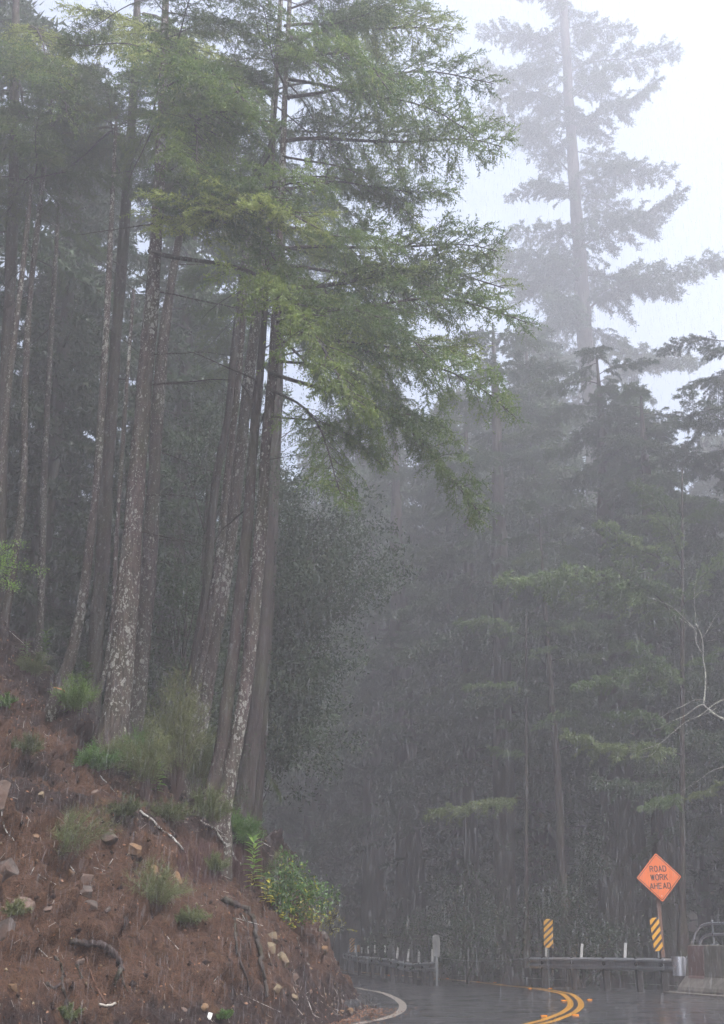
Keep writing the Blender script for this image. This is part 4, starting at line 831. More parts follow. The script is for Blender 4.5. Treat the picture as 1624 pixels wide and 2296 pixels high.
# ---------------------------------------------------------------- broadleaf trees
def leaf_cloud(centres, n_per, rad, ll, lw, rng, droop=.3):
    C_ = np.repeat(np.array(centres), n_per, axis=0); k = len(C_); P = C_+rng.normal(size=(k, 3))*rad*np.array([1, 1, .75])
    d = norm(rng.normal(size=(k, 3))+np.array([0, 0, -droop])); s = perp(d, rng); l = ll*rng.uniform(.6, 1.3, (k, 1)); w = lw*rng.uniform(.7, 1.2, (k, 1))
    V = np.stack([P, P+d*l*.5-s*w/2, P+d*l, P+d*l*.5+s*w/2], 1).reshape(-1, 3); return V, (np.arange(k*4).reshape(-1, 4))
def oak(loc, H, label, cpts, seed, ncl, n_per, rad, ll=.1, lw=.035, matn='oak_green', name='oak_tree', cat='tree'):
    """cpts: crown anchor points (world) that limbs grow to"""
    rng = np.random.default_rng(seed); rr = random.Random(seed); loc = Vector(loc); t = thing(name, loc, label, cat); g = G(); top = Vector((0, 0, H*.95)); trp = [Vector((0, 0, -.4)), Vector((.1, 0, H*.2)), Vector((0, .1, H*.6)), top]
    kr = min(1, H/7); g.tube(trp, [.16*kr, .13*kr, .11*kr, .05*kr], 8, jit=.08); cen_ = []
    for c_ in cpts:
        e = Vector(c_)-loc; s0 = Vector((0, 0, min(max(.3, e.z*.8-rr.random()*1.2), H*.92))); mid = (s0+e)/2+Vector((rr.uniform(-.3, .3), rr.uniform(-.3, .3), .25)); pts = spline([tuple(s0), tuple(mid), tuple(e)], 5); g.tube([Vector(p) for p in pts], [.028*min(1, H/4)*(1-.8*k/(len(pts)-1)) for k in range(len(pts))], 5)
        for j in range(ncl):
            q = Vector(pts[rr.randrange(4, len(pts))])+Vector((rr.gauss(0, 1), rr.gauss(0, 1), rr.gauss(-.3, .9)))*rad*rr.choice((.7, 1.4, 2.2)); cen_.append(tuple(q)); g.tube([Vector(pts[rr.randrange(3, len(pts))]), q], [.012, .004], 3, cap=False)
    g.to('trunk', ['dark_bark'], t, smooth=True); V, Fq = leaf_cloud(cen_, int(n_per*2.6), rad*.62, ll, lw, rng); obj('foliage', me_np('foliage', V, Fq, [matn]), t); return t
cp = [tuple(at(x, y, Y)) for x, y, Y in [(680, 1100, 36), (740, 1120, 35), (650, 1180, 35), (760, 1180, 35), (700, 1240, 34), (820, 1230, 35), (640, 1280, 35), (780, 1290, 34), (840, 1280, 36), (690, 1340, 34), (760, 1380, 35), (640, 1400, 35), (720, 1440, 34), (690, 1500, 35), (640, 1520, 35),
      (740, 1500, 34), (655, 1600, 34), (830, 1190, 36), (610, 1230, 34), (620, 1340, 35), (625, 1460, 35), (705, 1620, 34), (730, 1180, 37), (600, 1150, 36), (640, 1080, 37), (615, 1570, 36)]]
bx = at(620, 1800, 37); oak((bx.x-.6, 37, ground_z(bx.x-.6, 37)-.3), 12, 'glossy leaved oak with drooping dark sprays beside the misty gap', cp, 3, 16, 44, .42, .15, .06)
cp = [tuple(at(x, y, 29.5)) for x, y in [(400, 1250), (430, 1320), (390, 1400), (420, 1500), (380, 1580), (450, 1450), (370, 1330), (400, 1180)]]
oak((at(400, 1700, 30).x, 30, ground_z(at(400, 1700, 30).x, 30)-.2), 6, 'dim leafy oak between the two clumps of trunks', cp, 4, 11, 30, .42, .11, .035)
cp = [tuple(at(x, y, 33)) for x, y in [(420, 900), (470, 960), (400, 1000), (500, 870), (450, 1040), (560, 1020), (620, 1000), (700, 930)]]
oak((at(440, 1600, 33.5).x, 33.5, ground_z(at(440, 1600, 33.5).x, 33.5)-.2), 12, 'pale green leafy tree glimpsed high between the trunk clumps', cp, 8, 13, 30, .5, .12, .04)
cp = [tuple(at(x, y, 39)) for x, y in [(1330, 1900), (1290, 2000), (1350, 2050), (1300, 2080), (1180, 2060), (1240, 2090), (1400, 2100), (1210, 1980), (1450, 2110)]]
oak((at(1300, 2150, 39.6).x, 39.6, ground_z(at(1300, 2150, 39).x, 39.6)-.2), 3, 'low leafy undergrowth tree behind the near guardrail', cp, 9, 12, 28, .4, .1, .04)
cp = [tuple(at(x, y, 41)) for x, y in [(1030, 2100), (1080, 2090), (1000, 2020), (1060, 1980), (1110, 2050), (1150, 2110), (900, 2080), (860, 2100)]]
oak((at(1050, 2160, 43).x, 44, ground_z(at(1050, 2150, 43).x, 44)-.2), 3, 'dim shrubby oak behind the gap between the guardrails', cp, 10, 10, 26, .5, .11, .04)

# bare lichen tree on the right edge
def polytube(g, px, Y, r0, r1, dY=0., n=5, o=Vector()):
    P = spline([tuple(at(x, y, Y+dY*i/len(px))-o) for i, (x, y) in enumerate(px)], 4); g.tube([Vector(p) for p in P], [r0+(r1-r0)*k/(len(P)-1) for k in range(len(P))], n)
q3 = lambda x, y: (1251.7+x*.2544, 1210+y*.2544)
Yb = 31.; o0 = at(1640, 1640, Yb); bt = thing('bare_tree', Vector((o0.x+.9, Yb, ground_z(o0.x+.9, Yb)-.3)), 'leafless pale lichen covered tree reaching in from the right edge', 'tree')
bl = bt.location; g = G()
g.tube([Vector((0, 0, 0)), Vector((.15, 0, 2)), Vector((-.1, 0, 4)), at(1628, 1600, Yb)-bl], [.14, .11, .08, .055], 8); g.to('trunk', ['pale_bark'], bt, smooth=True)
limbs = [([(1480, 1590), (1410, 1560), (1330, 1500), (1285, 1455), (1290, 1380), (1300, 1200), (1280, 1050), (1270, 870), (1215, 740)], .035, .01), ([(1285, 1455), (1230, 1470), (1150, 1530), (1080, 1570), (1000, 1600), (920, 1650)], .022, .004), ([(1480, 1400), (1380, 1450), (1250, 1550), (1120, 1610), (1000, 1710), (890, 1800), (715, 1860)], .02, .004),
         ([(890, 1800), (860, 1860), (800, 1910), (710, 1920)], .008, .003), ([(1285, 1410), (1200, 1415), (1090, 1470), (980, 1520), (860, 1600)], .014, .004), ([(1260, 990), (1215, 900), (1200, 790), (1010, 650)], .013, .004), ([(1280, 860), (1340, 760), (1400, 650)], .01, .003), ([(1200, 780), (1120, 700), (1000, 590), (830, 515)], .008, .003),
         ([(1215, 740), (1200, 500), (1220, 320)], .007, .002), ([(1190, 520), (1280, 450), (1460, 440)], .006, .002), ([(1500, 1990), (1350, 2040), (1240, 2120), (1070, 2230)], .012, .003), ([(1120, 1610), (1140, 1700), (1130, 1880)], .005, .002), ([(1010, 1720), (1040, 1790), (1035, 1870)], .005, .002), ([(1400, 1480), (1300, 1540), (1200, 1560), (1050, 1590)], .01, .003), ([(1300, 895), (1400, 880)], .006, .002), ([(1480, 1870), (1380, 1880)], .006, .002)]
for px, r0, r1 in limbs:
    g = G(); polytube(g, [q3(*q) for q in px], Yb, r0, r1, .3, 6, bl); g.to('branch', ['pale_bark'], bt, smooth=True)

# ---------------------------------------------------------------- shrubs on the bank
def broom(px, py, h, w, n, label, seed, matn='broom_green', Yf=None, per=7, name='broom_bush', lean=(0, 0), nl=.02, nw=.006):
    rng = np.random.default_rng(seed); rr = random.Random(seed); p, nr = near_surf(px, py)
    t = thing(name, p-Vector((0, 0, .03)), label, 'bush'); g = G(); TP, TD, TL = [], [], []
    for i in range(n):
        a_ = rr.uniform(0, 2*pi); sp = rr.uniform(0, 1)**.6*w; tip_ = Vector((cos(a_)*sp+lean[0], sin(a_)*sp+lean[1], h*rr.uniform(.55, 1.05)*(1-.35*(sp/w)**2))); pts = spline([(cos(a_)*.04, sin(a_)*.04, 0), tuple(tip_*.5+Vector((0, 0, .12*h))), tuple(tip_)], 6)
        g.tube([Vector(q) for q in pts], [.0035*(1-.75*k/(len(pts)-1)) for k in range(len(pts))], 3, cap=False)
        for k in range(3, len(pts)-1):
            for j in range(4):
                f = rr.random(); q = pts[k]*(1-f)+pts[k+1]*f; d = norm(np.array(pts[k+1]-pts[k])*1.0/np.linalg.norm(pts[k+1]-pts[k])+rng.normal(size=3)*.8+np.array([0, 0, .1])); TP.append(q); TD.append(d); TL.append(rr.uniform(.1, .26)*min(1, h))
    TP, TD, TL = map(np.array, (TP, TD, TL)); V = np.concatenate([blades(TP, TD, TL, per, nl, nw, rng, 1.2), twigbars(TP, TD, TL, .003, rng)])
    g.to('stems', ['twig'], t); obj('foliage', me_np('foliage', V, np.arange(len(V)).reshape(-1, 3), [matn]), t); return t
broom(395, 1790, 2.35, .62, 90, 'tall feathery green bush between the trunk clumps', 41, nl=.03, nw=.007, per=9)
broom(440, 1800, 1.5, .5, 45, 'lower feathery bush at the foot of the dark right hand trunks', 42, nl=.03, nw=.007, per=9)
broom(345, 2050, .75, .5, 46, 'wispy green bush below the root curtain', 43, nl=.03, nw=.006)
broom(135, 1950, .95, .55, 30, 'sparse feathery bush growing from the left of the slope', 44, nl=.02, nw=.005, lean=(.35, 0))
broom(215, 1740, .55, .35, 34, 'small green bush at the foot of the thickest trunk', 45, 'shrub_green', nl=.035, nw=.018, per=6)
broom(520, 1880, .55, .3, 22, 'light green spray at the foot of the rightmost near trunk', 46, 'shrub_green', nl=.035, nw=.014, per=5)
broom(600, 1975, .55, .45, 20, 'thin wispy bush rising above the glossy bush on the skyline', 47, nl=.025, nw=.006)
broom(150, 2290, .2, .18, 12, 'tiny green tuft low on the bank', 48, nl=.03, nw=.01); broom(505, 2285, .16, .12, 14, 'small fresh green seedling near the road at the bottom', 49, 'shrub_green', nl=.03, nw=.015)
broom(30, 2060, .25, .2, 14, 'small fern like tuft under the left stones', 50, nl=.03, nw=.01)
broom(10, 1590, .3, .2, 14, 'little yellow green plant at the left edge on the skyline slope', 52, 'shrub_green', nl=.04, nw=.02)
broom(265, 1640, .4, .3, 16, 'low weedy tuft between the trunk bases', 53, nl=.03, nw=.01)

def leaf_mesh(L, w, fold=.25):
    g = G(); V = [(0, 0, 0), (L*.3, -w*.42, .06*L), (L*.3, 0, 0), (L*.3, w*.42, .06*L), (L*.65, -w*.42, .03*L), (L*.65, 0, -.03*L), (L*.65, w*.42, .03*L), (L, 0, -.12*L)]
    g.add(V, [(0, 1, 2), (0, 2, 3), (1, 4, 5, 2), (2, 5, 6, 3), (4, 7, 5), (5, 7, 6)]); return g
LM = {m: leaf_mesh(.16, .055).mesh('leaf', [m], True) for m in ('laurel_green', 'laurel_yellow', 'shrub_green', 'dry_leaf')}
def sapling(px, py, h, label, seed, nleaf=26, sc=1., mats=('shrub_green',), Yf=None, lean=(0, 0), stems=1, up=.45):
    rr = random.Random(seed); p, nr = near_surf(px, py)
    t = thing('sapling', p-Vector((0, 0, .03)), label, 'plant')
    for s_ in range(stems):
        g = G(); off = Vector((rr.uniform(-.1, .1), 0, 0))*(s_ > 0); tipv = Vector((lean[0]+(rr.uniform(-.15, .15) if s_ else 0), lean[1], h*(1-.2*s_))); pts = spline([(0, 0, 0), tuple(tipv*.5+off), tuple(tipv)], 5); g.tube([Vector(q) for q in pts], [.009*(1-.7*k/(len(pts)-1)) for k in range(len(pts))], 5); g.to('stem', ['twig'], t)
        for i in range(nleaf//stems):
            f = .25+.75*(i/(nleaf/stems)); k = min(int(f*(len(pts)-1)), len(pts)-2); q = Vector(pts[k]).lerp(Vector(pts[k+1]), f*(len(pts)-1)-k); an = i*2.4+rr.uniform(-.3, .3); el = up*f*1.6-.25+rr.uniform(-.2, .2)
            m_ = mats[0] if (len(mats) == 1 or f > .42) else rr.choice(mats[1:]); o = obj('leaf', LM[m_], t, q); x = Vector((cos(an)*cos(el), sin(an)*cos(el), sin(el))); o.rotation_euler = x.to_track_quat('X', 'Z').to_euler(); s = sc*rr.uniform(.75, 1.2)*(1-.35*max(0, f-.7)); o.scale = (s, s, s)
    return t
sapling(566, 2020, 1.05, 'bright green laurel shoot standing out on the bank edge', 61, 40, 1.35, ('laurel_green', 'laurel_yellow', 'laurel_green'), up=.6)
sapling(590, 2035, .45, 'short yellow leaved laurel shoot hanging at the bank edge', 62, 16, 1.1, ('laurel_yellow', 'laurel_yellow'), lean=(.12, -.1))
sapling(188, 1590, 1.0, 'green sapling beside the thin leaning stem', 63, 60, 1.1, Yf=25); sapling(95, 1510, .95, 'green sapling in front of the thin speckled trunk', 64, 56, 1.05, Yf=26)
sapling(55, 1490, .5, 'small sapling left of the taller green one on the skyline', 65, 22, .9, Yf=26); sapling(350, 1790, .65, 'bright leafed sprout below the feathery bush', 66, 34, 1.1, ('laurel_green', 'shrub_green'))
def glossy_bush():
    rr = random.Random(71); rng = np.random.default_rng(71); p, _ = surf(615, 2040); t = thing('glossy_bush', p, 'glossy green bush with yellow leaves jutting over the bank end', 'bush')
    tips = [(640, 1905), (655, 1935), (690, 1965), (715, 1985), (755, 2018), (735, 2035), (700, 2020), (665, 1990), (640, 1975), (625, 2000), (650, 2030), (690, 2055), (715, 2060), (665, 2060), (610, 1990), (620, 2050), (745, 2005), (675, 1945), (650, 2070), (605, 1960), (700, 1990), (630, 2020)]
    for i, (x, y) in enumerate(tips):
        e = at(x, y, p.y+rr.uniform(-.4, .3))-p; g = G(); mid = e*.55+Vector((0, rr.uniform(-.1, .1), .1)); pts = spline([(0, 0, 0), tuple(mid), tuple(e)], 6); g.tube([Vector(q) for q in pts], [.008*(1-.7*k/(len(pts)-1)) for k in range(len(pts))], 4)
        g.to('stem', ['twig'], t); C_ = [tuple(pts[k]+rng.normal(size=3)*.05) for k in range(6, len(pts)) for _ in range(3)]; V, Fq = leaf_cloud(C_, 7, .06, .075, .03, rng, -.1)
        mi = (rng.random(len(Fq)) < (.35 if y > 2000 and i % 3 == 0 else .07)).astype(int); ml = ['shrub_green', 'laurel_yellow']; me = me_np('foliage', V, Fq, ml, mi); obj('foliage', me, t)
glossy_bush()
for i_, (x, y, h_, w_, m_, lab) in enumerate([(250, 1745, .8, .4, 'broom_green', 'olive weedy bush left of the feathery green bush'), (300, 1745, .9, .45, 'shrub_green', 'leafy green bush between the thickest trunk and the feathery bush'), (165, 1610, .8, .4, 'shrub_green', 'low green bush right of the cut stump'), (470, 1862, .8, .4, 'broom_green', 'olive bush at the mossy foot of the dark trunk'),
        (545, 1905, .6, .4, 'shrub_green', 'small leafy bush on the skyline right of the rightmost near trunk'), (380, 1850, .45, .4, 'broom_green', 'low weedy tuft on the slope under the feathery bush'), (70, 1530, .7, .4, 'broom_green', 'thin weedy bush beside the skyline saplings'), (325, 1790, 1.3, .5, 'broom_green', 'tall thin stemmed weedy bush left of the feathery bush'),
        (280, 1840, .4, .35, 'broom_green', 'sparse weedy tuft in the middle of the slope'), (480, 1960, .35, .3, 'broom_green', 'small weedy tuft above the root curtain'), (60, 1700, .4, .3, 'broom_green', 'weedy tuft high on the left of the slope'), (425, 2075, .3, .3, 'broom_green', 'short weedy tuft right of the wispy bush')]):
    broom(x, y, h_, w_, int(16+26*h_), lab, 200+i_, m_, nl=.035, nw=.012 if m_[0] == 's' else .007, per=7)
def spray_edge(x, y, Y, label, seed, pts):
    o_ = oak((at(x, y, Y).x-.6, Y, at(x, y, Y).z-1.2), 1.5, label, [tuple(at(*q, Y)) for q in pts], seed, 9, 22, .12, .05, .022, 'laurel_green', 'leafy_bush', 'bush')
spray_edge(-30, 1330, 22, 'yellow green leafy branch poking in at the left edge', 81, [(10, 1240), (25, 1265), (15, 1290), (35, 1275), (5, 1310), (0, 1230)])
sp = oak(tuple(surf(740, 2110)[0] or at(740, 2110, 27)), .3, 'thin seedling with tiny yellow leaves at the bank end', [tuple(at(*q, 26.6)) for q in [(745, 2090), (752, 2070), (728, 2075), (735, 2095)]], 82, 4, 8, .07, .035, .02, 'laurel_yellow', 'seedling', 'plant')

# ---------------------------------------------------------------- stones, roots, stump, debris on the bank
def rock(px, py, w, h, label, matn, seed, sink=.12, Yf=None):
    p, nr = surf(px, py)
    if p is None: return
    s = p.y/F*1.02; rx, rz_ = w/2*s, h/2*s; rng = np.random.default_rng(seed)
    import bmesh
    bm = bmesh.new(); bmesh.ops.create_icosphere(bm, subdivisions=4, radius=1.); V = np.array([v.co[:] for v in bm.verts])
    for k in range(13):                      # flat cleaved faces
        d = norm(rng.normal(size=3)); lim = rng.uniform(.45, .8); q = V @ d; V = V-np.where(q > lim, q-lim, 0)[:, None]*d
    V = V*(1+.05*fbm(V*3+seed, 3, seed))[:, None]*np.array([rx*1.2, (rx+rz_)*.55, rz_*1.2]); a_ = rng.uniform(-.35, .35); R = np.array([[cos(a_), 0, sin(a_)], [0, 1, 0], [-sin(a_), 0, cos(a_)]]); V = V @ R.T
    for v, c_ in zip(bm.verts, V): v.co = c_
    me = bpy.data.meshes.new('stone'); bm.to_mesh(me); bm.free(); me.materials.append(M[matn]); obj('stone', me, None, p-nr*(rz_*sink), label, 'stone', 'stones set in the bank')
for a_ in [(12, 1955, 62, 60, 'large grey angular stone at the left edge above the others', 'dark_stone'), (36, 2036, 66, 46, 'flat topped pale stone at the left edge', 'stone'), (190, 1975, 40, 36, 'rounded pinkish stone with a shadowed base', 'stone'),
           (188, 2003, 50, 26, 'darker stone wedged under the rounded pinkish one', 'dark_stone'), (8, 2085, 34, 60, 'dark mossy stone low at the left edge', 'dark_stone'), (160, 1958, 20, 18, 'small orange tinted stone beside the rounded one', 'tan_stone'),
           (92, 1782, 18, 14, 'small pale triangular stone high on the bank', 'pale_stone'), (80, 1875, 16, 14, 'pebble sized tan stone below the triangular one', 'tan_stone'), (5, 1785, 40, 60, 'mossy grey stone cut by the left edge', 'stone'),
           (720, 2118, 0, 0, '', ''), (612, 2104, 30, 26, 'upper pale yellow rock under the root', 'pale_stone'), (606, 2125, 30, 22, 'pale rock with a sharp lower edge beside the root', 'pale_stone'), (634, 2160, 26, 44, 'cracked pale rock face right of the root', 'pale_stone'),
           (660, 2190, 24, 18, 'light grey block at the right of the pale rocks', 'stone'), (300, 1905, 36, 34, 'tan block in the scooped out face', 'tan_stone'), (340, 1960, 24, 34, 'upright tan stone under the hanging roots', 'tan_stone'), (246, 1880, 40, 30, 'flat angled brown stone under the sod', 'dark_stone'),
           (206, 2030, 34, 18, 'low brown stone under the stack of stones', 'dark_stone'), (240, 2040, 14, 16, 'dark knob of stone at the end of the stone stack', 'dark_stone'), (398, 1972, 20, 36, 'narrow tan stone behind the wispy bush', 'tan_stone'), (110, 2040, 22, 14, 'little pinkish stone right of the flat stone', 'stone'),
           (30, 2215, 26, 18, 'orange brown lump at the lower left', 'tan_stone'), (660, 2235, 26, 14, 'flat yellow rock low on the bank', 'pale_stone'), (622, 2215, 20, 16, 'small cream rock below the cracked face', 'pale_stone'), (410, 2262, 18, 12, 'small grey lump near the bottom', 'stone')]:
    if a_[2]: rock(*a_, seed=int(a_[0]*7+a_[1]))
def root_on(px, r0, r1, label, matn='root', name='exposed_root', cat='root', lift=.15, amp=.3, seed=1):
    W_ = []
    P2 = spline([(x, y) for x, y in px], 7)
    for i, (x, y) in enumerate(P2):
        p, nr = surf(x, y)
        if p is None: continue
        if W_ and abs(p.y-W_[-1][1]) > .9: p = p.lerp(Vector(W_[-1]), .7)
        W_.append(tuple(p+nr*lift*r0))
    if len(W_) < 3: return
    W_ = np.array(W_)
    for _ in range(2): W_[1:-1] = (W_[:-2]+2*W_[1:-1]+W_[2:])/4
    o_ = Vector(W_[0]); k = len(W_); g = G(); rr_ = random.Random(seed); rd = [(r0+(r1-r0)*i/(k-1))*.8*rr_.uniform(.86, 1.14) for i in range(k)]; W_ = W_+np.array([[rr_.uniform(-1, 1)*r0*.22 for _ in range(3)] for _ in range(k)]); g.tube([Vector(q)-o_ for q in W_], rd, 8, jit=amp, rng=random.Random(seed)); return g.to(name, [matn], None, True, loc=o_, label=label, cat=cat)
M['root'] = bark('root', (.035, .025, .024), (.09, .068, .066), (.12, .1, .09), .4)
q4 = lambda x, y: (x*.2312, 1835.9+y*.2312); q2 = lambda x, y: (x*.4625, 1585.6+y*.4625); qb = lambda x, y: (459+x*.2312, 2044.5+y*.2312)
root_on([q4(680, 1180), q4(800, 1200), q4(930, 1205), q4(1030, 1240), q4(1110, 1320), q4(1160, 1400), q4(1180, 1470)], .045, .055, 'thick curved wet root arching low on the left bank', seed=3)
root_on([q4(1170, 1470), q4(1140, 1520), q4(1110, 1600)], .04, .025, 'short stub of root dropping from the thick curved root', seed=4)
root_on([q4(1180, 1500), q4(1200, 1600), q4(1240, 1680)], .02, .01, 'thin root running right from the thick root end', seed=4)
root_on([q2(1080, 930), q2(1130, 960), q2(1190, 980), q2(1225, 1040), q2(1230, 1110), q2(1255, 1170), q2(1265, 1250), q2(1275, 1330), q2(1295, 1405)], .05, .03, 'long dark root hanging down the bank below the laurel', seed=5, lift=1.2)
root_on([q2(1185, 985), q2(1200, 1050), q2(1205, 1110), q2(1218, 1200)], .022, .012, 'thin side root left of the long hanging root', seed=6)
root_on([q2(1135, 1030), q2(1140, 1100), q2(1150, 1170), q2(1165, 1230), q2(1200, 1330), q2(1220, 1420)], .035, .014, 'second dark root left of the pale rocks', seed=7)
root_on([q4(540, 1340), q4(590, 1420), q4(610, 1490), q4(600, 1580), q4(620, 1700), q4(640, 1820), q4(680, 1960)], .02, .024, 'dark twisted root near the bottom left', seed=8)
root_on([q4(450, 1600), q4(520, 1640), q4(590, 1600)], .03, .02, 'knotted root crossing the twisted one', seed=12); root_on([q4(600, 1640), q4(650, 1760), q4(720, 1900), q4(760, 1990)], .025, .015, 'root strand fanning right from the knot', seed=13)
root_on([q4(735, 1400), q4(790, 1520), q4(850, 1600), q4(940, 1700)], .014, .009, 'thin dark stick lying down the slope', name='fallen_stick', cat='stick', seed=9)
root_on([q4(835, 1340), q4(880, 1480), q4(930, 1620), q4(1030, 1790)], .010, .008, 'reddish straight stick right of the thin dark stick', name='fallen_stick', cat='stick', seed=10, amp=.05, matn='brown_post')
root_on([q4(1360, 1290), q4(1375, 1400), q4(1395, 1540)], .009, .007, 'short upright brown stick right of the thick root', name='fallen_stick', cat='stick', seed=11, amp=.05, matn='brown_post')
root_on([q2(965, 555), q2(1030, 600), q2(1080, 660), q2(1120, 710), q2(1160, 765)], .022, .028, 'white lichened fallen branch along the bank edge', 'lichen_twig', 'fallen_branch', 'branch', 2.5, .1, 21)
root_on([q2(680, 510), q2(730, 550), q2(790, 600), q2(850, 660), q2(890, 710)], .02, .016, 'grey lichened fallen branch on the middle of the slope', 'lichen_twig', 'fallen_branch', 'branch', 2., .1, 22)
root_on([q2(290, 700), q2(330, 760), q2(375, 810)], .012, .008, 'short mottled fallen twig above the rounded stone', 'lichen_twig', 'fallen_branch', 'branch', 2., .1, 23)
root_on([q2(480, 1445), q2(520, 1450), q2(560, 1440)], .016, .02, 'white peeling bit of branch near the bottom', 'pale_twig', 'fallen_branch', 'branch', 1., .3, 24)
root_on([q2(0, 480), q2(30, 600), q2(70, 650)], .012, .008, 'spotted twig lying at the far left of the bank', 'lichen_twig', 'fallen_branch', 'branch', 2., .1, 25)
root_on([q2(350, 200), q2(420, 260), q2(500, 350), q2(560, 420)], .012, .009, 'white speckled branch below the thickest trunk', 'lichen_twig', 'fallen_branch', 'branch', 2., .1, 26)
root_on([q2(590, 200), q2(640, 250), q2(700, 310)], .035, .03, 'stout fallen limb beside the thickest trunk base', 'root', 'fallen_branch', 'branch', 1.2, .1, 27)
root_on([q2(220, 690), q2(200, 760), q2(240, 830), q2(260, 900)], .010, .007, 'dark bramble stem trailing down the slope', 'twig', 'fallen_stick', 'stick', 2., .1, 28)
p, nr = near_surf(115, 1600); st = thing('tree_stump', p, 'small leaning cut stump with an orange brown top', 'stump'); g = G()
g.tube([Vector((-.03, 0, -.15)), Vector((.02, 0, .15)), Vector((.1, 0, .42))], [.15, .12, .11], 10, jit=.06); g.to('trunk', ['fir_bark'], st, True); g = G(); g.tube([Vector((.1, 0, .421)), Vector((.104, 0, .435))], [.11, .1], 10); g.to('cut_face', ['cut_wood'], st)
p, nr = surf(467, 2282)
if p: g = G(); g.box((0, 0, 0), (.055, .005, .09), Matrix.Rotation(.2, 3, 'Y')@Matrix.Rotation(-.5, 3, 'X')); g.to('paper_scrap', ['paper'], None, loc=p+nr*.03, label='small pale scrap of litter low on the bank', cat='litter')
lp = [gp(*qb(1090, 1075)), gp(*qb(1190, 1060)), gp(*qb(1290, 1038))]; rough_tube('broken_branch', [(q.x, q.y, q.z+.05) for q in lp], [.02, .04, .025], 'cut_wood', 8, .3, 8, 5, label='splintered orange broken branch lying at the road edge', cat='branch')
lp = [gp(*qb(960, 985)), gp(*qb(1050, 1010)), gp(*qb(1200, 1030))]; rough_tube('fallen_stick', [(q.x, q.y, q.z+.08) for q in lp], [.02, .018, .01], 'twig', 6, .2, 8, 6, label='dark stick lying across the end of the asphalt kerb', cat='stick')

# hanging fibrous roots: a curtain over the undercut
def curtain():
    rng = np.random.default_rng(5); g = G(); rr = random.Random(5)
    for i in range(900):
        u = rr.random(); x = 395+190*u+rr.gauss(0, 6); y = 1875+110*rr.random()**1.3+40*u*.6; p, nr = surf(x, y)
        if p is None: continue
        l = rr.uniform(.15, .75); pts = [p+nr*.02]; d = Vector((rr.uniform(-.25, .25), -.2, -1)).normalized()
        for k in range(3): d = (d+Vector((rr.uniform(-.2, .2), rr.uniform(-.15, .05), -.2))).normalized(); pts.append(pts[-1]+d*l/3)
        g.tube(pts, [.0045, .004, .003, .0015], 3, cap=False)
    g.to('hanging_roots', ['fine_root'], label='curtain of fine purple brown roots hanging over the undercut', kind='stuff')
M['fine_root'] = mat('fine_root', (.085, .045, .042), .85); curtain()
